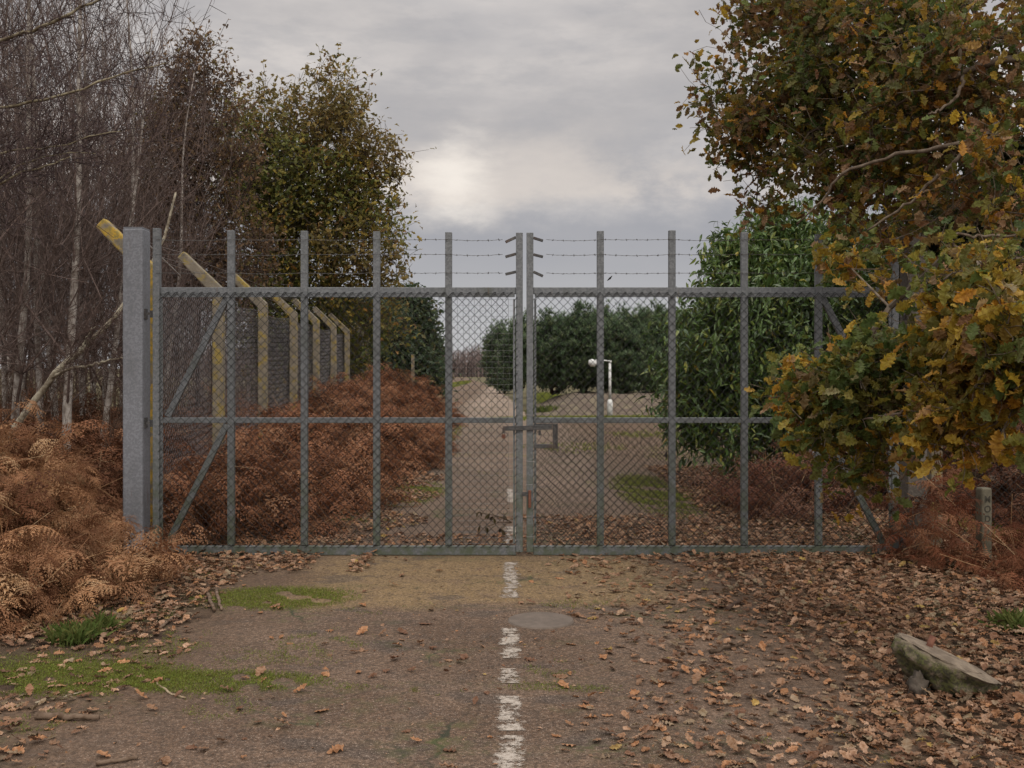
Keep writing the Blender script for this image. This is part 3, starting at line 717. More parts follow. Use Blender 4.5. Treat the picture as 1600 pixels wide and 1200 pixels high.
for ax, az_ in ((-.14, 2.78), (-.28, 2.91), (-.42, 3.04)):
    b_ = MB()
    for k in range(nP - 1):
        n = 12; tt = np.linspace(0, 1, n + 1); P_ = (FD * sp_ * k)[None] + FD[None] * (tt * sp_)[:, None] + side * ax; P_[:, 2] = az_ - .05 * 4 * tt * (1 - tt) * rng.uniform(.3, 1.6)
        b_.segs(P_[:-1], P_[1:], .0025, .0025, 4, (.20, .17, .15))
    b_.build('barbed_wire', M_WIRE, fr)
# pale stay bar of the fence end
b_ = MB(); b_.segs([W(233, 384, 10.6) - f0], [W(281, 431, 12.6) - f0], .011, .011, 6, (.42, .40, .38)); b_.build('stay_bar', M_WIRE, fr)
# fence right of the gate
f1 = np.array([3.86, 9.3, 0]); fr2 = empty('side_fence', f1, 'low dark chain link fence right of the right gate post behind bracken', 'fence')
b_ = MB(); chainlink(b_, .0, 2.6, .1, 1.7, 0, seed=8, C=(.03, .032, .03)); b_.build('chain_link', M_MESHW, fr2)
for x_ in (0, 2.6):
    b_ = MB(); b_.box((x_, .05, .8), (.1, .1, 1.9)); o_ = b_.build('concrete_post', M_CONC, fr2)

# ------------------------------------------------------------------ boundary stone with letters, boulder, concrete lump
c = np.array([3.97, 8.62, 0]); st = empty('boundary_post', c, 'short weathered concrete boundary post lettered down one face, in bracken', 'post')
a45 = radians(12); b_ = MB(); hh = EYE + (HY - 762) / F * 8.6
Rz = np.array([[cos(a45), -sin(a45), 0], [sin(a45), cos(a45), 0], [0, 0, 1]])
b_.box((0, 0, hh / 2 - .04), (.098, .098, hh + .08), Rz); M_STONE = mat_concrete('boundary_concrete', (.085, .075, .05), .30, (.15, .13, .09), (.10, .09, .03))
o_ = b_.build('shaft', M_STONE, st); md = o_.modifiers.new('bevel', 'BEVEL'); md.width = .018; md.segments = 3
m_ink, t_, bs_ = newmat('cut_letter_shade'); bs_.inputs['Base Color'].default_value = (.045, .04, .03, 1); bs_.inputs['Roughness'].default_value = 1
fc = bpy.data.curves.new('lettering', 'FONT'); fc.body = 'M\nO\nD'; fc.size = .078; fc.extrude = .0015; fc.align_x = 'CENTER'; fc.space_line = 1.05; fc.offset = .0012
fo = bpy.data.objects.new('lettering', fc); COL.objects.link(fo); bpy.context.view_layer.update()
me_ = bpy.data.meshes.new_from_object(fo); bpy.data.objects.remove(fo)
lo = bpy.data.objects.new('lettering', me_); COL.objects.link(lo); me_.materials.append(m_ink); lo.parent = st
nrm = Rz @ np.array([0, -1, 0]); lo.location = nrm * .0505 + np.array([0, 0, hh - .12]); lo.rotation_euler = (radians(90), 0, a45)

def lumpy(R, nu, nv, seed, amp, flat_top=False):
    r_ = np.random.default_rng(seed); V = []; ks = r_.normal(0, 5, (6, 3)); ph = r_.uniform(0, 6, 6)
    for i in range(nv + 1):
        th_ = pi * i / nv
        for j in range(nu):
            a = 2 * pi * j / nu; d = np.array([sin(th_) * cos(a), sin(th_) * sin(a), cos(th_)])
            r__ = 1 + amp * sum(sin(k @ d + p_) for k, p_ in zip(ks, ph)) / 2.4 + amp * .3 * r_.normal()
            v = d * np.array(R) * r__
            if flat_top and v[2] > .0: v[2] *= .12
            V.append(v)
    Q = [[i * nu + j, (i + 1) * nu + j, (i + 1) * nu + (j + 1) % nu, i * nu + (j + 1) % nu] for i in range(nv) for j in range(nu)]
    return V, Q
M_LUMP, t_, bs_ = newmat('mossy_concrete'); q = NB(t_); p = q.coord('Object'); sz = q.n('ShaderNodeSeparateXYZ'); q.l(p, sz.inputs[0])
c_ = q.mix(q.mr(q.noise(p, 14, 6, .7), .35, .7), (.16, .12, .085), (.30, .235, .17))
ms_ = q.m('MULTIPLY', q.mr(sz.outputs[2], .012, -.02), q.mr(q.noise(p, 16, 5, .7), .3, .55))
c_ = q.mix(ms_, c_, q.mix(q.mr(q.noise(p, 50, 3), .4, .6), (.10, .10, .03), (.045, .04, .02))); q.l(c_, bs_.inputs['Base Color']); bs_.inputs['Roughness'].default_value = .95
q.bump(q.noise(p, 28, 6, .75), .9, .02, bs_)
b_ = MB(); V, Q = lumpy((.27, .19, .18), 64, 40, 4, .075, True); b_.add(V, Q); o = b_.build('concrete_lump', M_LUMP, None, True)
cc = Gd(1496, 1092); o.location = (cc[0] + .0, cc[1] + .12, .165); o.rotation_euler = (radians(1), radians(24), radians(-6))
tag(o, 'half round mossy concrete lump lying tilted on the leaf litter', 'concrete lump')
b_ = MB(); b_.tube([[-.10, .01, -.02], [-.105, .012, .075]], [.018, .016], 10); b_.build('rusty_stub', M_RUST, o, True)
b_ = MB(); V, Q = lumpy((.045, .05, .07), 22, 14, 8, .28); b_.add(np.array(V) + np.array([Gd(1441, 1095)[0], Gd(1441, 1095)[1] + .05, .05]), Q); tag(b_.build('stone', mat_concrete('stone', (.07, .055, .04), .2, (.12, .09, .07)), None, True), 'small grey stone propping the left end of the concrete lump', 'stone')
b_ = MB(); V, Q = lumpy((.62, .5, .40), 40, 24, 14, .07); b_.add(V, Q); o = b_.build('boulder', mat_concrete('pale_stone', (.36, .34, .32), .1, (.52, .50, .48)), None, True)
cc = W(1335, 708, 13.2); o.location = (cc[0], 13.2, .55); o.rotation_euler = (0, .1, .4); tag(o, 'large pale grey boulder behind the right gate leaf under the oak bough', 'boulder')
b_ = MB(); b_.box((0, 0, .75), (.075, .05, 1.6)); M_WHITE, t_, bs_ = newmat('white_plastic'); bs_.inputs['Base Color'].default_value = (.55, .53, .52, 1); bs_.inputs['Roughness'].default_value = .6
o = b_.build('marker_post', M_WHITE); cc = W(1462, 700, 11.0); o.location = (cc[0], 11.0, 0); tag(o, 'thin white marker post behind the dark right gate post', 'post')
md = o.modifiers.new('b', 'BEVEL'); md.width = .01; md.segments = 2
b_ = MB(); b_.tube([[0, -.027, 1.42 - .35], [0, -.024, 1.42 - .35]], .022, 12); b_.build('reflector', M_DARKM, o)

# ------------------------------------------------------------------ lamp beyond the gate
lc = Gd(953, 652); lc[2] = 0; sc_ = lc[1] / F
lp = empty('street_lamp', lc, 'small white lamp post with short arm at the far verge before the pines', 'street lamp')
M_LAMP, t_, bs_ = newmat('lamp_white_paint'); q = NB(t_); q.l(q.mix(q.mr(q.noise(q.pos(), 8, 5, .7), .45, .7), (.62, .62, .60), (.40, .40, .37)), bs_.inputs['Base Color']); bs_.inputs['Roughness'].default_value = .5
H_ = EYE + (HY - 564) * sc_
b_ = MB(); b_.tube([[0, 0, -.02], [0, 0, .50], [0, 0, .60]], [.095, .095, .05], 14); b_.build('base', M_LAMP, lp, True)
b_ = MB(); b_.tube([[0, 0, .6], [0, 0, H_ - .06]], [.05, .042], 12); b_.build('pole', M_LAMP, lp, True)
b_ = MB(); b_.tube([[0, 0, H_ - .06], [0, 0, H_ + .02]], .055, 12); b_.tube([[0, 0, H_], [-.35, 0, H_ + .03], [-.5, 0, H_ + .02]], .022, 8); b_.build('arm', M_LAMP, lp, True)
b_ = MB(); b_.tube([[-.56, 0, H_ + .05], [-.58, 0, H_ + .01], [-.58, 0, H_ - .10], [-.58, 0, H_ - .19]], [.05, .13, .15, .06], 14); b_.build('lamp_head', M_LAMP, lp, True)

# ------------------------------------------------------------------ bird
b_ = MB(); bc = W(953, 435, 45); b_.tube([[-.12, 0, -.10], [0, 0, 0], [.10, 0, .12]], [.01, .045, .01], 8, (.03, .03, .03)); b_.add([[-.02, 0, 0], [.05, 0, .03], [-.03, .25, .06], [.0, -.25, .05]], [[0, 1, 2], [0, 3, 1]], (.03, .03, .03))
o = b_.build('bird', M_TWIG, None, True); o.location = bc; tag(o, 'tiny dark bird flying above the right gate leaf', 'bird')

# ------------------------------------------------------------------ bracken
FC = [(.34, .18, .098), (.21, .10, .054), (.46, .26, .14), (.12, .052, .028), (.53, .35, .20)]
FCR = [(.31, .15, .085), (.20, .09, .05), (.43, .24, .14), (.11, .052, .03)]
def bracken(name, label, mounds, dens, tpls, cols, wts, size=.85, mid=None, bias=(0.3, -1.0), keep=None):
    mb = MB(); stems = MB(); pos = []; hs = []
    for (x, y, r_, h) in mounds:
        k = int(dens * r_ * r_ * 3.14 * (0.5 + h)); a = rng.uniform(0, 2 * pi, k); rr_ = r_ * np.sqrt(rng.uniform(0, 1, k))
        z = h * (1 - (rr_ / r_) ** 2.2) * rng.uniform(.15, 1.0, k) ** .7
        z = z + (rng.uniform(0, 1, k) < .14) * rng.uniform(.05, .32, k) * min(1, h) + .16 * h * np.sin(3.1 * (x + rr_ * np.cos(a)) * 1.7) * np.sin(2.3 * (y + rr_ * np.sin(a)))
        pos.append(np.stack([x + rr_ * np.cos(a), y + rr_ * np.sin(a), z * .82], 1)); hs.append(np.full(k, h))
    p_ = np.concatenate(pos)
    if keep is not None: p_ = p_[keep(p_)]
    k = len(p_); az_ = np.arctan2(bias[1], bias[0]) + rng.normal(0, 1.5, k); g_ = rng.integers(0, len(tpls), k); C = pal(cols, wts, k, .25)
    for i, tp in enumerate(tpls):
        s = g_ == i; kk = s.sum(); mb.inst(tp, rots(az_[s], rng.normal(-.25, .4, kk), rng.normal(0, .5, kk), size * rng.uniform(.55, 1.15, kk)), p_[s], C[s])
    kx = k // 3; s = rng.choice(k, kx, replace=False); Lb = rng.uniform(.2, .55, kx); db = np.stack([rng.normal(0, .6, kx), rng.normal(0, .6, kx), rng.uniform(-.3, .8, kx)], 1); db /= np.linalg.norm(db, axis=1)[:, None]; mb.segs(p_[s], p_[s] + db * Lb[:, None], .0035, .0022, 4, pal([(.42, .27, .15), (.28, .15, .08), (.5, .36, .22)], [2, 2, 1], kx)); s = rng.choice(k, k // 3, replace=False); A = p_[s].copy(); A[:, 2] = 0; A[:, :2] += rng.normal(0, .12, (len(s), 2)); mb.segs(A, p_[s], .004, .003, 4, pal([(.30, .17, .09), (.2, .09, .05)], [1, 1], len(s)))
    return tag(mb.build(name, M_FERN), label, 'bracken', kind='stuff')
left_front = [(-4.9, 9.2, 1.2, 1.35), (-4.1, 9.0, .6, 1.2), (-3.8, 8.2, .7, .95), (-3.5, 7.9, .5, .60), (-3.25, 7.3, .6, .58), (-3.8, 7.3, .85, .9), (-3.0, 8.1, .38, .28), (-4.6, 7.8, 1.0, 1.15), (-3.2, 6.75, .5, .40), (-3.7, 6.6, .6, .55), (-2.95, 7.6, .4, .26), (-5.6, 8.2, 1.3, 1.4)]
bracken('bracken', 'mass of collapsed tan brown bracken in front of the left gate post', left_front, 85, FR_HI + FR_MID[:2], FC, [4, 3, 3, 2.5, 2.0], .64, keep=lambda p: ~((p[:, 0] > -3.75) & (p[:, 0] < -2.2) & (p[:, 1] > 8.45)))
left_back = [(-3.0, 10.2, .75, .9), (-2.75, 11.3, .8, 1.0), (-2.2, 10.4, .5, .35), (-2.9, 12.6, .9, 1.15), (-2.2, 12.2, .7, .65), (-2.6, 14.3, 1.0, 1.25), (-2.7, 16.5, 1.1, 1.5), (-1.95, 16.8, .75, .95), (-2.5, 19, 1.1, 1.45), (-3.0, 21.5, 1.2, 1.7), (-1.9, 20.0, .6, 1.0), (-3.3, 25, 1.5, 1.7), (-3.1, 29, 1.5, 1.5)]
bracken('bracken', 'rust brown bracken heaped behind the left gate leaf along the concrete fence', left_back, 80, FR_MID, FCR, [4, 3, 2, 2], .8)
wood_floor = [(-5.2, 11.5, 1.3, .9), (-6.6, 13, 1.8, 1.0), (-5.2, 14, 1.3, .9), (-7.5, 16, 2.2, 1.1), (-5.0, 17, 1.4, 1.0), (-9, 19, 2.5, 1.1), (-6, 21, 2.0, 1.1), (-4.4, 11.0, .7, .8)]
bracken('bracken', 'low dull bracken among the birch trunks left of the fence', wood_floor, 26, FR_MID, FCR, [4, 3, 1, 4], .95)
right_front = [(3.65, 8.75, .38, .95), (3.55, 8.55, .32, .75), (4.25, 8.0, .5, .3), (4.6, 7.9, .7, .5), (4.0, 7.75, .45, .28), (4.6, 8.9, .4, .5), (5.0, 8.6, .7, .9), (4.5, 7.2, .6, .4), (5.2, 7.4, .8, .7)]
bracken('bracken', 'reddish bracken heap at the foot of the dark right gate post', right_front, 120, FR_HI, [(.25, .10, .055), (.19, .07, .04), (.32, .16, .09), (.11, .045, .028)], [4, 3, 3, 2], .52, bias=(-.4, -1), keep=lambda p: ~((abs(p[:, 0] - 3.99) < .22) & (p[:, 2] > .16)))
right_back = [(3.2, 12.2, .8, .7), (4.2, 12.6, .9, .8), (2.9, 11.3, .5, .25), (5.2, 11.2, .9, 1.2), (6, 10.6, 1, 1.4)]
bracken('bramble', 'tangled dead bramble and bracken behind the right gate leaf', right_back, 60, FR_MID, [(.20, .09, .06), (.13, .06, .04), (.28, .16, .11)], [3, 3, 2], .7)

# ------------------------------------------------------------------ trees
OC = [(.07, .11, .03), (.19, .19, .035), (.50, .34, .04), (.60, .30, .04), (.21, .10, .045), (.42, .26, .15), (.13, .17, .045)]
def oakpatch(p, c):
    v = blob(p, 2.3, 5); lowz = np.clip((2.6 - p[:, 2]) / 1.2, 0, 1); up_ = 1 - lowz
    org = np.array([.55, .31, .04]); brn = np.array([.18, .11, .05]); grn = np.array([.08, .125, .035])
    a = np.clip(v, 0, 1)[:, None] * .55 * lowz[:, None]; c = c * (1 - a) + org * rng.uniform(.7, 1.2, (len(p), 1)) * a
    a = (np.clip(v - .1, 0, 1) * .8 * up_)[:, None]; c = c * (1 - a) + brn * rng.uniform(.6, 1.4, (len(p), 1)) * a
    a = (np.clip(-v - .1, 0, 1) * .65)[:, None]; return c * (1 - a) + grn * rng.uniform(.7, 1.6, (len(p), 1)) * a
oak_up = [ell(1230, 60, 10.6, 90, 85), ell(1150, 190, 10.8, 55, 75), ell(1230, 190, 10.2, 90, 110), ell(1330, 130, 9.6, 120, 130), ell(1340, 270, 9.2, 110, 90),
          ell(1430, 60, 8.6, 120, 110), ell(1450, 220, 8.2, 110, 110), ell(1540, 120, 7.6, 130, 120), ell(1560, 290, 7.0, 100, 90), ell(1190, 290, 10.2, 50, 45),
          ell(1450, 345, 7.8, 80, 28), ell(1385, 365, 8.2, 75, 32), ell(1430, 425, 7.8, 30, 30), ell(1300, 345, 8.8, 50, 28), ell(1290, 440, 8.6, 26, 14), ell(1090, 130, 10.9, 22, 18), ell(1300, 0, 9.6, 110, 50), ell(1580, 400, 6.4, 70, 70)]
oak_low = [ell(1345, 415, 7.2, 50, 20), ell(1405, 490, 6.7, 30, 22), ell(1230, 620, 6.9, 42, 45), ell(1300, 640, 6.7, 65, 60), ell(1370, 600, 6.3, 75, 65), ell(1360, 700, 6.4, 75, 60), ell(1475, 580, 5.9, 70, 62), ell(1530, 500, 5.5, 90, 90), ell(1520, 640, 5.4, 110, 70),
           ell(1590, 570, 5.0, 90, 110), ell(1560, 690, 5.2, 60, 30), ell(1510, 400, 6.3, 40, 25)]
leafy_tree('oak_tree', 'big near oak with green, yellow and brown leaves overhanging the right gate leaf', 'tree', oak_up, [(5.6, 8.4, 0), (5.5, 8.4, 1.2), (5.4, 8.4, 2.4), (5.2, 8.3, 3.4), (4.9, 8.3, 4.3), (4.6, 8.4, 5.2)],
           560, 4, .42, OAK, .10, OC, [2.6, 3.6, 2.2, 1.6, 4, 1.8, 2.2], 2, (.13, .10, .075), boughs=(([(1640, 70, 7.2), (1600, 85, 7.2), (1540, 100, 7.3), (1500, 117, 7.4), (1465, 125, 7.6), (1400, 165, 8)], .035, .012), ([(1505, 118, 7.3), (1498, 150, 7.2), (1470, 172, 7.2), (1450, 178, 7.2)], .014, .006), ([(1560, 215, 7.0), (1470, 230, 7.2), (1400, 240, 7.4), (1312, 270, 7.6), (1290, 310, 7.7), (1245, 350, 7.8)], .018, .006), ([(1560, 190, 7.0), (1475, 265, 7.1), (1430, 310, 7.2), (1355, 360, 7.3)], .018, .007), ([(1485, 20, 7.5), (1500, 80, 7.4), (1500, 118, 7.3)], .016, .012), ([(1620, 300, 6.6), (1590, 370, 6.3), (1480, 368, 6.2)], .012, .008), ([(1478, 366, 6.2), (1510, 410, 6.2), (1535, 448, 6.1), (1580, 475, 6.0)], .011, .007)), patch=oakpatch, spread=.045, rmax=.2, tip=.0045, bf=.25)
leafy_tree('oak_sapling', 'young oak with bright orange and yellow leaves reaching low across the right gate leaf', 'tree', oak_low, [(4.5, 6.1, 0), (4.42, 6.1, .5), (4.3, 6.0, 1.1), (4.15, 5.95, 1.7), (4.0, 5.9, 2.2)],
           190, 4, .27, OAK, .10, OC, [2.5, 5, 5, 2.2, 1.2, 1.8, 5], 2, (.15, .12, .09), boughs=(([(1700, 560, 5.2), (1600, 500, 5.2), (1590, 480, 5.2), (1596, 540, 5.2), (1570, 580, 5.2), (1525, 600, 5.3)], .012, .006), ([(1640, 640, 5.4), (1480, 640, 5.5), (1466, 690, 5.5), (1440, 702, 5.6), (1408, 750, 5.7)], .016, .005), ([(1466, 615, 5.6), (1430, 630, 5.7), (1400, 650, 5.8), (1350, 655, 6.0)], .012, .006), ([(1466, 700, 5.5), (1520, 740, 5.5), (1540, 750, 5.5)], .006, .003)), patch=oakpatch, spread=.04, rmax=.05, tip=.004, bf=.2)
# long bare boughs of the big oak
# dark tree behind right post
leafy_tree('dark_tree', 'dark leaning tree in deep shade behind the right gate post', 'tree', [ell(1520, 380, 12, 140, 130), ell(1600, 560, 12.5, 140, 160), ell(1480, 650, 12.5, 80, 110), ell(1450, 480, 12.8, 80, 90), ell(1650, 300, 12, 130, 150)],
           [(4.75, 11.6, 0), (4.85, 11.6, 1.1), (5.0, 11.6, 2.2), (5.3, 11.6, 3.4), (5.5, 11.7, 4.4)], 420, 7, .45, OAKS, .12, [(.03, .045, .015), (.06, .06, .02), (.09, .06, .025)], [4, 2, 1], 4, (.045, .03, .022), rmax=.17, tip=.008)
GC = [(.085, .155, .04), (.13, .215, .055), (.065, .115, .035), (.26, .31, .07), (.40, .33, .04)]
leafy_tree('evergreen_bush', 'large rounded green broadleaf bush behind the right gate leaf', 'bush',
           [ell(1170, 450, 14.5, 75, 90), ell(1120, 570, 14.2, 80, 110), ell(1240, 420, 14.8, 100, 90), ell(1250, 560, 14.2, 140, 150), ell(1330, 450, 14.5, 100, 110), ell(1170, 680, 13.9, 105, 45), ell(1380, 590, 14.5, 90, 150), ell(1085, 620, 14.4, 40, 70), ell(1330, 680, 14.2, 80, 50)],
           [(4.0, 14.6, 0), (3.95, 14.6, .8), (3.85, 14.6, 1.6), (3.8, 14.6, 2.4), (3.8, 14.6, 3.0)], 800, 7, .42, LANC, .13, GC, [5, 5, 4, 2, .35], 4, (.07, .06, .045), lm=M_GLOSSY, droop=-.55, spread=.07, rmax=.1, tip=.005, up=.35, shell=.25)
# left trees behind the fence
LC = [(.15, .18, .05), (.26, .25, .06), (.38, .29, .06), (.22, .13, .06), (.08, .10, .03), (.55, .38, .06), (.45, .22, .06)]
def lpatch(p, c):
    v = blob(p, .8, 9); a = (np.clip(v, 0, 1) * .6)[:, None]; c = c * (1 - a) + np.array([.27, .19, .08]) * rng.uniform(.5, 1.5, (len(p), 1)) * a
    a = (np.clip(-v, 0, 1) * .6)[:, None]; return c * (1 - a) + np.array([.13, .165, .045]) * rng.uniform(.6, 1.5, (len(p), 1)) * a
leafy_tree('autumn_oak', 'tall bushy oak with olive and yellow leaves behind the concrete fence', 'tree',
           [ell(430, 210, 27, 75, 75), ell(480, 290, 27, 115, 100), ell(520, 170, 27, 35, 75), ell(545, 240, 27, 60, 80), ell(580, 330, 27, 60, 70), ell(420, 350, 26.5, 90, 90), ell(540, 400, 26.5, 95, 75), ell(628, 425, 26.5, 26, 22), ell(612, 262, 27, 26, 36), ell(430, 470, 27, 110, 75), ell(560, 500, 27, 80, 60), ell(480, 580, 28, 120, 70), ell(370, 270, 27, 40, 80)],
           [(-5.7, 27.3, 0), (-5.7, 27.3, 1.8), (-5.6, 27.2, 3.6), (-5.4, 27.1, 5.4), (-5.2, 27, 7.2), (-5.0, 27, 8.6)], 800, 6, .8, OAKS, .16, LC, [4, 4, 3, 2, 3, .8, .5], 2, (.07, .055, .045), patch=lpatch, spread=.09, up=.45, rmax=.2, tip=.006, twr=.004)
leafy_tree('brown_oak', 'narrow brown leaved tree with two pointed tops left of the bushy oak', 'tree',
           [ell(318, 90, 20, 30, 62), ell(280, 120, 20, 30, 62), ell(345, 130, 20, 28, 50), ell(300, 190, 20, 75, 70), ell(340, 270, 20, 65, 90), ell(250, 260, 20, 70, 110), ell(290, 390, 20, 80, 90), ell(370, 420, 20.3, 50, 90)],
           [(-6.2, 20.2, 0), (-6.2, 20.2, 2), (-6.1, 20.1, 4), (-6.05, 20, 6), (-6.0, 20, 7.4)], 480, 5, .55, OAKS, .10, [(.20, .13, .075), (.26, .16, .08), (.14, .10, .07), (.20, .18, .06)], [4, 3, 4, 1], 2, (.08, .06, .055), spread=.08, up=.5, rmax=.12, tip=.005, twr=.004)
CON = [(.075, .115, .065), (.05, .08, .045), (.11, .15, .08), (.15, .17, .075)]
leafy_tree('green_shrub', 'broad dark green shrub beyond the bracken left of the road', 'bush',
           [ell(640, 520, 40, 38, 55), ell(600, 560, 38, 50, 70), ell(668, 575, 42, 28, 42), ell(640, 590, 38, 45, 45), ell(560, 540, 36, 45, 80)],
           [(-4.2, 40, 0), (-4.2, 40, 1), (-4.2, 40, 2), (-4.1, 40, 3)], 420, 7, .8, SMALL, .22, CON + [(.16, .14, .06)], [4, 4, 3, 1, 1.2], 5, (.06, .05, .04), spread=.16, rmax=.12, tip=.01, up=.5, twr=.006)

# pines
def tuft_tpl(n, seed):
    r_ = np.random.default_rng(seed); V = []; T = []; cf = []
    for i in range(n):
        a = 2 * pi * i / n + r_.uniform(-.3, .3); e = r_.uniform(.15, 1.35); d = np.array([cos(a) * cos(e), sin(a) * cos(e), sin(e)]); sd_ = np.cross(d, [0, 0, 1.]); sd_ /= np.linalg.norm(sd_)
        k = len(V); V += [-sd_ * .06, sd_ * .06, d]; T.append([k, k + 1, k + 2]); cf += [.75, .75, 1.15]
    return (np.array(V), np.zeros((0, 4), int), np.array(T), np.array(cf))
TUFT = [tuft_tpl(14, i) for i in range(3)]
def pine(px, Y, topy, rpx, label):
    s = Y / F; r_ = rpx * s; H = EYE + (HY - topy) * s; x = (px - CX) * s; base = .55 if x > .5 else 0
    o = empty('pine_tree', (x, Y, base), label, 'tree', 'pines beyond the far verge'); H -= base
    ells = [(np.array([0, 0, H * .42]), np.array([r_, r_ * .9, H * .42]))]
    for _ in range(7):
        a = rng.uniform(0, 6.28); q_ = rng.uniform(.35, .8); ells.append((np.array([cos(a) * r_ * q_, sin(a) * r_ * q_, H * rng.uniform(.16, .8)]), np.array([1, 1, 1]) * r_ * rng.uniform(.28, .45)))
    ells.append((np.array([rng.uniform(-.2, .2) * r_, 0, H * .86]), np.array([r_ * .25, r_ * .25, H * .13])))
    pts = sample(ells, 260, .3); P, par, n0 = grow(pts, [(0, 0, 0), (0, 0, H * .2), (.05, 0, H * .45), (0, .05, H * .7)], .3); r, kids = radii(par, .012, 2.4, .14)
    mb = MB(); mb.tube(P[:n0], np.maximum(r[:n0], .03), 8, (.07, .045, .035)); mb.build('trunk', M_BARK, o, True)
    mb = MB(); i = np.arange(n0, len(P)); mb.segs(P[par[i]], P[i], r[i] * 1.3, r[i], 4, (.06, .04, .03)); mb.build('branches', M_BARK, o)
    A, B, K = twigs(P, par, kids, n0, 7, .5, 3, .5); B = np.concatenate([B, P[n0:]]); B = B + rng.normal(0, .06, B.shape)
    mb = MB(); g_ = rng.integers(0, 3, len(B)); C = pal([(.12, .19, .10), (.075, .13, .065), (.19, .26, .14), (.24, .28, .15)], [4, 3, 3, 1], len(B))
    for i, tp in enumerate(TUFT):
        s_ = g_ == i; kk = s_.sum(); R = rots(rng.uniform(0, 6.28, kk), rng.normal(0, .35, kk), rng.normal(0, .35, kk), rng.uniform(.13, .26, kk)); mb.inst(tp, R, B[s_], C[s_])
    mb.build('crown', M_NEEDLE, o)
pine(788, 66, 498, 38, 'farthest dark pine beside the pale far road, seen left of the gate gap')
pine(818, 56, 488, 36, 'dark pine showing through the gap between the gate leaves')
pine(862, 44, 477, 50, 'rounded pine left of the white lamp, just right of the gate gap')
pine(915, 43, 473, 46, 'dense pine directly behind the head of the white lamp')
pine(972, 42, 478, 44, 'dense pine directly right of the white lamp pole')
pine(1020, 43, 464, 42, 'tallest pine of the row, right of the white lamp')
pine(1075, 44, 476, 48, 'pine at the right end of the row beside the broadleaf bush')
pine(940, 47, 470, 44, 'pine peeping over the row behind the white lamp')

# ------------------------------------------------------------------ birches
BK = (.40, .36, .32); TW = (.115, .085, .075)
def birch_mesh(H, seed, ntw=5, fine=.55):
    global rng
    keep = rng; rng = np.random.default_rng(seed)
    bend = rng.normal(0, .02, 2); path = [(bend[0] * z * z * .2 + .05 * sin(z * 1.3 + seed), bend[1] * z * z * .2 + .04 * cos(z), z) for z in np.linspace(0, H * .93, 16)]
    P0 = np.array(path); ells = [(np.array([P0[-1][0] * .6, 0, H * .62]), np.array([H * .16, H * .16, H * .36])), (np.array([0, 0, H * .4]), np.array([H * .19, H * .19, H * .22]))]
    pts = sample(ells, 330); P, par, n0 = grow(pts, path, .75); r, kids = radii(par, .0028, 2.1, .07); r[:n0] = np.maximum(np.linspace(.058, .008, n0), .006)
    A, B, K = twigs(P, par, kids, n0, ntw, fine, 4, .55, .22)
    mt = MB(); mt.tube(P[:n0], r[:n0], 8, BK, lump=.05)
    mb = MB(); i = np.arange(n0, len(P)); mb.segs(P[par[i]], P[i], np.minimum(r[i] * 1.5, .02), np.minimum(r[i], .018), 4, np.array(TW) * rng.uniform(.8, 1.8, (len(i), 1)))
    mb.segs(A, B, .0028, .0020, 3, np.array(TW) * rng.uniform(.7, 1.5, (len(A), 1)))
    rng = keep
    a = mt.build('trunk', M_BIRCH, None, True); c = mb.build('twigs', M_TWIG)
    r_ = (a.data, c.data); bpy.data.objects.remove(a); bpy.data.objects.remove(c); return r_
BM = [birch_mesh(9.0, 31), birch_mesh(8.2, 32), birch_mesh(9.6, 33), birch_mesh(8.6, 34)]
def birch(k, x, y, s, rz, tilt, label):
    o = empty('birch_tree', (x, y, 0), label, 'tree', 'bare birches in the left wood'); o.rotation_euler = (tilt[0], tilt[1], rz); o.scale = (s, s, s)
    for nm, me in zip(('trunk', 'twigs'), BM[k]):
        c = bpy.data.objects.new(nm, me); COL.objects.link(c); c.parent = o
spots = [(22, 13.5), (62, 14.5), (88, 16), (108, 13.2), (128, 17.5), (152, 15), (172, 19), (205, 16.5), (228, 21), (-15, 12.2), (40, 18.5), (255, 18.5), (290, 23), (5, 16.2), (140, 22), (75, 21), (190, 24), (330, 25), (-60, 14), (-90, 18), (20, 24), (110, 26), (385, 27)]
ordn = ['first', 'second', 'third', 'fourth', 'fifth', 'sixth', 'seventh', 'eighth', 'ninth', 'tenth', 'eleventh', 'twelfth', 'thirteenth', 'fourteenth', 'fifteenth', 'sixteenth', 'seventeenth', 'eighteenth', 'nineteenth', 'twentieth', 'twenty first', 'twenty second', 'twenty third']
rk = {i: n for n, i in enumerate(sorted(range(len(spots)), key=lambda i: spots[i][0]))}
for i, (px, y) in enumerate(spots):
    tl = (rng.normal(0, .04), rng.normal(0, .05)); dist_ = 'near' if y < 15 else ('farther' if y < 20 else 'distant')
    if px == 22: tl = (0, -.16)
    birch(i % 4, (px - CX) / F * y, y, rng.uniform(.85, 1.15), rng.uniform(0, 6.28), tl, '%s bare birch in the left wood, %s trunk counted from the left edge' % (dist_, ordn[rk[i]]))
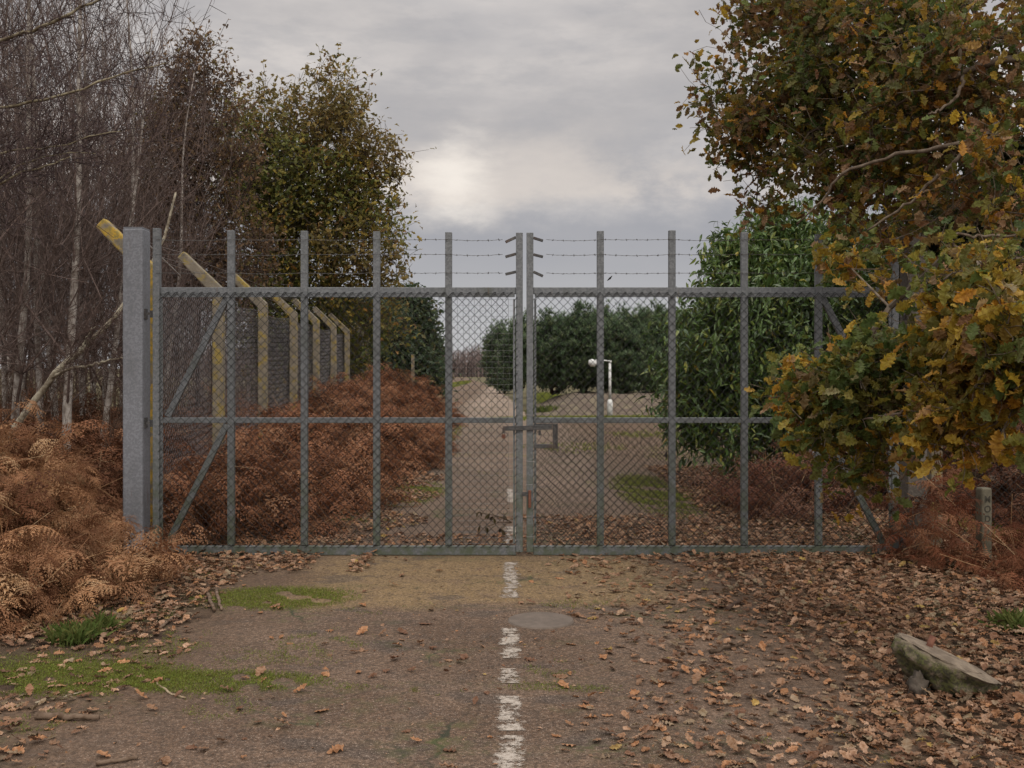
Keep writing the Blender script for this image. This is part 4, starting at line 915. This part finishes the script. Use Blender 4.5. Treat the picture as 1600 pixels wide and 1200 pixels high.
# near birch outside the frame whose pale boughs sweep in, and the leaning stem
def limbed(name, label, paths, per, tl, col, tw, base, ntw=3, trunk=None):
    o = empty(name, base, label, 'tree'); mb = MB(); tm = MB(); allA, allB = [], []
    for pth, r0, r1 in paths:
        pth = np.array(pth); tt = np.linspace(0, 1, 26); cum = np.concatenate([[0], np.cumsum(np.linalg.norm(np.diff(pth, axis=0), axis=1))]); cum /= cum[-1]
        P_ = np.stack([np.interp(tt, cum, pth[:, k]) for k in range(3)], 1); ker = np.array([.25, .5, .25])
        for _ in range(2):
            Q_ = P_.copy(); Q_[1:-1] = P_[:-2] * .25 + P_[1:-1] * .5 + P_[2:] * .25; P_ = Q_
        P_[1:-1] += rng.normal(0, .007, P_[1:-1].shape)
        tm.tube(P_, np.linspace(r0, r1, 26), 7, np.array(col), lump=.05)
        pa = P_[4:]; par = np.arange(len(P_)) - 1; A, B, K = twigs(np.concatenate([P_]), par, None, 4, per, tl, 6, .12, .22); allA.append(A); allB.append(B)
        # side shoots off the shoots
        kk = rng.choice(len(B), min(len(B), 500)); s0 = B[kk]; d = rng.normal(0, 1, s0.shape); d[:, 1] *= .6; d /= np.linalg.norm(d, axis=1)[:, None]
        allA.append(s0); allB.append(s0 + d * rng.uniform(.05, .2, (len(s0), 1)))
    A = np.concatenate(allA); B = np.concatenate(allB); tm.build('boughs', M_BIRCH, o, True, loc=base)
    mb.segs(A, B, .0026, .0018, 3, np.array(tw) * rng.uniform(.7, 1.5, (len(A), 1))); mb.build('twigs', M_TWIG, o, loc=base); return o
bx = np.array([-4.9, 8.0, 0])
limbed('near_birch', 'near birch rooted beyond the left edge, pale boughs sweeping in across the sky', [
    ([bx, (-4.9, 8, 2), (-4.85, 8, 4), (-4.8, 8, 7)], .09, .04),
    ([(-4.85, 8, 3.6), W(-20, 70, 7.8), W(60, 45, 7.6), W(120, 15, 7.5), W(200, -20, 7.5)], .02, .008),
    ([(-4.88, 8, 2.9), W(-20, 172, 7.8), W(60, 158, 7.6), W(120, 143, 7.4), W(180, 115, 7.3), W(260, 98, 7.2)], .019, .004),
    ([(-4.88, 8, 2.6), W(-20, 240, 7.8), W(50, 230, 7.7), W(85, 237, 7.6), W(130, 215, 7.5), W(190, 205, 7.4)], .014, .003),
    ([(-4.9, 8, 2.3), W(-20, 298, 7.8), W(30, 270, 7.7), W(70, 262, 7.6), W(110, 245, 7.5)], .016, .004),
    ([(-4.9, 8, 2.2), W(-10, 285, 7.9), W(40, 253, 7.8), W(90, 240, 7.6), W(150, 240, 7.6)], .012, .003)], 3, .6, (.30, .26, .17), (.06, .042, .042), bx)
b0 = Gd(-40, 700); b0 = np.array([-5.4, 10.6, 0])
limbed('leaning_birch', 'pale leaning birch stem curving up out of the bracken behind the left gate post', [
    ([b0, W(0, 681, 10.6), W(30, 665, 10.6), W(55, 625, 10.6), W(78, 588, 10.6), W(120, 555, 10.7), W(160, 515, 10.8), W(200, 470, 10.9), W(245, 400, 11), W(265, 350, 11), W(275, 300, 11)], .048, .012),
    ([W(82, 590, 10.6), W(110, 575, 10.5), W(140, 572, 10.5), W(165, 563, 10.4), W(195, 561, 10.4)], .018, .010),
    ([W(122, 553, 10.6), W(135, 528, 10.6), W(150, 510, 10.6)], .012, .006)], 2, .5, (.36, .32, .24), (.075, .05, .042), b0)
# far twiggy wood behind the birches and the far treeline: one mass each
def thicket(name, label, x0, x1, y0, y1, n, h, col, tw=9, r0=.012):
    mb = MB(); x = rng.uniform(x0, x1, n); y = rng.uniform(y0, y1, n); hh_ = h * rng.uniform(.5, 1.1, n)
    base = np.stack([x, y, x * 0], 1); top = base + np.stack([rng.normal(0, .4, n), rng.normal(0, .4, n), hh_], 1)
    mb.segs(base, top, r0, r0 * .3, 4, np.array(col) * rng.uniform(.7, 1.6, (n, 1)))
    t_ = rng.uniform(.12, 1, (n, tw, 1)); s0 = (base[:, None] * (1 - t_) + top[:, None] * t_).reshape(-1, 3); d = rng.normal(0, 1, s0.shape); d[:, 2] = abs(d[:, 2]) * .9 + .3; d /= np.linalg.norm(d, axis=1)[:, None]
    L1 = rng.uniform(.4, 1.1, (len(s0), 1)) * h * .12; m_ = s0 + d * L1; mb.segs(s0, m_, r0 * .35, r0 * .25, 3, np.array(col) * rng.uniform(.7, 1.5, (len(s0), 1)))
    for _ in range(3):
        e = d + rng.normal(0, .5, d.shape); mb.segs(m_ - d * L1 * rng.uniform(0, .7, (len(s0), 1)), m_ + e * L1 * .6, r0 * .25, r0 * .18, 3, np.array(col) * rng.uniform(.7, 1.5, (len(s0), 1)))
    return tag(mb.build(name, M_TWIG), label, 'wood', kind='stuff')
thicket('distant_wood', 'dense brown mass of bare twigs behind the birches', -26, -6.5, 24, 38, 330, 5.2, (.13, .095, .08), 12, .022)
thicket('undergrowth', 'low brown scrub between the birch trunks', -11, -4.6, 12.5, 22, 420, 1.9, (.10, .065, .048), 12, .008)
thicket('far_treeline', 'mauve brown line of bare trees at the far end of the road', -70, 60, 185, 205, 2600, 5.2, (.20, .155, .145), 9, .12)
for i, (px, py, Y, rr_) in enumerate(((165, 640, 12.5, 22), (150, 650, 12.2, 16))):
    pass
# straw post beyond bracken
b_ = MB(); cc = W(645, 600, 30); b_.box((0, 0, 1.0), (.09, .09, 2.1)); o = b_.build('fence_post', M_CONC); o.location = (cc[0], 30, 0); tag(o, 'thin grey concrete post standing alone before the dark green shrub', 'post')

# ------------------------------------------------------------------ leaf litter, moss, grass, sticks, fallen leaves
LIT = [(.29, .175, .11), (.20, .11, .07), (.40, .26, .175), (.11, .062, .04), (.38, .20, .105), (.25, .195, .13), (.36, .26, .08)]
LW = [5, 4, 4, 2, 2.5, 3, .35]
def lmask(x, y):
    d = np.zeros(len(x)); wob_ = .25 * np.sin(y * 2.3 + 1) + .15 * np.sin(y * 5.1)
    front = (y < 9.1)
    edge = np.interp(y, [3.5, 5, 6, 7, 8, 8.9], [1.35, 1.25, 1.3, 1.4, 1.25, .9]) + wob_ * .6
    d = np.where(front, np.clip((x - edge) / .75, 0, 1), d)
    d = np.maximum(d, np.where(front & (x > 0.2), np.clip((x - edge + .9) / 2.2, 0, .22), 0))
    d = np.maximum(d, np.where((y > 8.25) & front & (x < -1.5 + .3 * np.sin(x * 9)), .85, 0))
    d = np.maximum(d, np.where((x < -2.0) & (y > 6.1) & (y < 8.3), np.clip((-2.0 - x) / .5, 0, .8), 0))
    d = np.maximum(d, np.where((x < -1.9) & (y < 6.2), .16, 0))
    back = (y >= 9.1) & (y < 17)
    d = np.where(back, np.clip((x - .1 + wob_) / .5, 0, 1) * np.where(x < 2.2, np.clip((11.6 - y) / .9, 0, 1), 1) * .9, d)
    d = np.maximum(d, np.where(back & (x < -1.2 + .3 * np.sin(y * 3)), .6, 0)); d = np.maximum(d, np.where((y > 9.1) & (y < 10.1), .35, 0))
    return d
n = 125000; x = rng.uniform(-5.5, 6.2, n); y = 3.4 + 14 * rng.uniform(0, 1, n) ** 1.15; dm = lmask(x, y)
k = rng.uniform(0, 1, n) < dm; x, y, dm = x[k], y[k], dm[k]; mb = MB(); kk = len(x); p_ = np.stack([x, y, .012 + .035 * rng.uniform(0, 1, kk) * dm], 1); g_ = rng.integers(0, 5, kk); C = pal(LIT, LW, kk, .3)
for i, tp in enumerate(DRY):
    s = g_ == i; q_ = s.sum(); mb.inst(tp, rots(rng.uniform(0, 6.28, q_), rng.normal(.0, .2, q_), rng.normal(0, .25, q_), rng.uniform(.035, .08, q_)), p_[s], C[s])
n2 = 26000; xf = rng.uniform(-4.5, 5.5, n2); yf = 3.5 + 9 * rng.uniform(0, 1, n2) ** 1.1; kf = rng.uniform(0, 1, n2) < np.clip(lmask(xf, yf) + .10 + .25 * (blob(np.stack([xf, yf, xf * 0], 1), 1.6, 77) > .6), 0, 1); xf, yf = xf[kf], yf[kf]; kk = len(xf)
mb.inst(SMALL[0], rots(rng.uniform(0, 6.28, kk), rng.normal(0, .25, kk), rng.normal(0, .4, kk), rng.uniform(.008, .03, kk)), np.stack([xf, yf, np.full(kk, .009)], 1), pal(LIT, LW, kk, .35))
tag(mb.build('leaf_litter', M_DEAD), 'thick carpet of brown fallen oak leaves beside and behind the gate', 'leaf litter', kind='stuff')
# individual leaves on the bare asphalt
LM = []
for i in range(5):
    for j in range(3):
        mb = MB(); mb.inst(DRY[i], rots(np.array([0.]), np.array([.05]), np.array([.15])), np.zeros((1, 3)), pal([LIT[(0, 4, 1)[j]]], [1], 1, .1)); o = mb.build('fallen_leaf', M_DEAD); LM.append((o.data, j)); bpy.data.objects.remove(o)
cand = []
while len(cand) < 300:
    y_ = 3.95 + 5.0 * rng.uniform() ** 1.3; x_ = rng.uniform(-2.4, 1.7)
    if abs(x_) > y_ / F * 800 + .05: continue
    pr = .35 + .55 * np.clip(x_ / 1.4, 0, 1) + (.25 if -1.4 < x_ < -.2 and 5.5 < y_ < 6.3 else 0) - (.25 if 7.2 < y_ < 8.6 else 0)
    if rng.uniform() < pr: cand.append((x_, y_))
LN = ('tan', 'orange brown', 'dark brown')
for x_, y_ in cand:
    me, j = LM[rng.integers(0, len(LM))]; o = bpy.data.objects.new('fallen_leaf', me); COL.objects.link(o); s = rng.uniform(.035, .095); o.scale = (s, s, s)
    o.location = (x_, y_, .012); o.rotation_euler = (rng.normal(0, .18), rng.normal(0, .18), rng.uniform(0, 6.28))
    tag(o, 'curled %s oak leaf lying on the worn asphalt in front of the gate' % LN[j], 'leaf', '%s leaves scattered on the asphalt' % LN[j])

# moss and short grass
mb = MB()
patches = [(430, 935, 130, 19, 1.7), (500, 1010, 90, 30, .30), (300, 1100, 130, 30, .30), (240, 1010, 90, 30, .4), (600, 950, 80, 12, .2), (120, 1060, 200, 30, 2.1), (330, 1066, 185, 19, 2.0), (60, 1040, 90, 25, .6), (40, 1140, 60, 30, .35), (850, 1075, 60, 9, .5), (930, 1078, 50, 6, .5), (860, 1045, 45, 16, .35), (650, 1080, 12, 4, 1), (400, 1030, 70, 18, .25),
           (900, 945, 60, 8, .25), (540, 1075, 60, 6, .4), (1020, 770, 60, 34, .9), (1070, 715, 60, 22, .8), (630, 770, 70, 20, .8), (700, 712, 40, 4, .6), (880, 655, 130, 4, .9), (1000, 655, 130, 5, .9), (560, 815, 60, 15, .4), (930, 745, 70, 14, .3), (900, 700, 90, 8, .35), (1010, 680, 60, 5, .5), (760, 740, 50, 6, .25), (865, 625, 30, 14, .8), (1080, 635, 60, 12, .8), (1330, 830, 60, 20, .5), (1590, 850, 40, 50, .7), (700, 1085, 40, 5, .2), (330, 890, 40, 10, .5), (715, 600, 15, 6, .6), (1230, 1160, 50, 12, .25), (240, 960, 60, 14, .3), (810, 713, 30, 2, .8), (700, 690, 12, 30, .5)]
for (px, py, rx, ry, dn) in patches:
    c0 = Gd(px, py); a_ = abs(Gd(px, py - ry)[1] - Gd(px, py + ry)[1]) / 2; b__ = rx * c0[1] / F; far_ = c0[1] > 20
    k = int(min(30000, a_ * b__ * 3.14 * dn * (16000 if c0[1] < 9 else (4000 if c0[1] < 14 else 400)))); ang = rng.uniform(0, 6.28, k); rr_ = np.sqrt(rng.uniform(0, 1, k)) * rng.uniform(.7, 1.1, k)
    X_ = c0[0] + b__ * rr_ * np.cos(ang); Y_ = c0[1] + a_ * rr_ * np.sin(ang); v = blob(np.stack([X_, Y_, X_ * 0], 1), 4.0, 21) + blob(np.stack([X_, Y_, X_ * 0], 1), 14.0, 22) * 1.1; s = v > (.35 - dn) * 1.0
    P_ = np.stack([X_, Y_, X_ * 0 + .004], 1)[s]; k = len(P_); sz_ = rng.uniform(.008, .02, k) * (1 if c0[1] < 9 else (2.2 if not far_ else 6))
    if px > 1500: sz_ = sz_ * 2.5
    mb.inst(BLADE, rots(rng.uniform(0, 6.28, k), rng.uniform(.3, 1.3, k), rng.normal(0, .6, k), sz_), P_, pal([(.20, .25, .05), (.13, .17, .035), (.28, .31, .07), (.20, .16, .07)], [4, 3, 2, 1], k, .25))
tag(mb.build('moss', M_MOSS), 'green moss and short grass creeping over the asphalt edges', 'moss', kind='stuff')
def tuft(px, py, n, h, label, cols=((.08, .12, .03), (.14, .16, .05))):
    mb = MB(); c0 = Gd(px, py); P_ = rng.normal(0, .05 if py > 700 else .4, (n, 3)); P_[:, 2] = 0; mb.inst(BLADE_T if py > 700 else BLADE, rots(rng.uniform(0, 6.28, n), rng.uniform(.4, 1.4, n), rng.normal(0, .4, n), h * rng.uniform(.5, 1.2, n)), P_, pal(list(cols), [1] * len(cols), n))
    o = mb.build('grass_tuft', M_MOSS); o.location = c0; tag(o, label, 'grass')
tuft(118, 1003, 420, .13, 'dark green grass tuft at the foot of the left bracken heap')
tuft(160, 985, 200, .11, 'smaller grass tuft just right of the dark green one')
tuft(1000, 648, 700, .22, 'weedy tuft on the far verge right of the white lamp')
tuft(868, 646, 900, .32, 'bright green weeds on the far verge left of the white lamp')
tuft(1585, 985, 300, .13, 'green tuft in the litter at the right edge above the concrete lump')
def stick(pts, r0, label, col=(.17, .12, .085)):
    P_ = np.array([Gd(*p) for p in pts]); P_[:, 2] = r0 + .006; c0 = P_.mean(0); c0[2] = 0; tt = np.linspace(0, 1, 9); s = np.linspace(0, 1, len(P_)); Q_ = np.stack([np.interp(tt, s, P_[:, k]) for k in range(3)], 1); Q_[1:-1] += rng.normal(0, .004, (7, 3)); Q_[:, 2] = np.maximum(Q_[:, 2], r0)
    mb = MB(); mb.tube(Q_ - c0, r0 * np.linspace(1.1, .75, 9), 7, col, lump=.12); o = mb.build('fallen_stick', M_BARK, None, True); o.location = c0; tag(o, label, 'stick')
stick([(55, 1126), (155, 1128)], .016, 'thick broken stick lying on moss near the lower left corner')
stick([(150, 1199), (215, 1189)], .009, 'dark stick at the bottom edge in the lower left')
stick([(243, 1068), (262, 1085), (290, 1094)], .006, 'pale curved twig at the edge of the left moss', (.36, .28, .19))
stick([(55, 1102), (90, 1094), (128, 1084)], .005, 'thin pale twig above the thick stick at lower left', (.33, .28, .2))
stick([(322, 928), (335, 958)], .014, 'short thick stick standing out at the left end of the upper moss')
stick([(338, 926), (346, 956)], .012, 'shorter stick paired beside the thick one left of the upper moss', (.21, .15, .11))
stick([(250, 985), (275, 965), (300, 962)], .009, 'brown twig among litter below the left bracken')
stick([(205, 962), (260, 942), (300, 950)], .007, 'long thin twig at the right foot of the left bracken')
stick([(1110, 1023), (1162, 1011)], .011, 'dark stick on asphalt at the edge of the right litter', (.10, .07, .05))
stick([(1137, 956), (1158, 944)], .016, 'stubby dark wood piece right of the manhole, near the litter', (.09, .06, .045))
stick([(1038, 924), (1102, 927)], .006, 'thin dark twig on the pale band near the gate', (.09, .065, .05))
stick([(1200, 1091), (1226, 1079)], .010, 'short dark stick in the litter left of the concrete lump', (.08, .06, .045))
stick([(1536, 1046), (1625, 1049)], .011, 'pale stick lying behind the concrete lump to the right edge', (.33, .27, .22))
stick([(1312, 1172), (1335, 1178), (1360, 1200)], .005, 'pale curved twig at the bottom edge on the right litter', (.38, .27, .17))
stick([(1230, 877), (1355, 882)], .009, 'long stick on the litter just under the right gate leaf', (.20, .14, .10))
stick([(1440, 1099), (1470, 1101)], .008, 'pale short twig in front of the concrete lump', (.26, .22, .16))
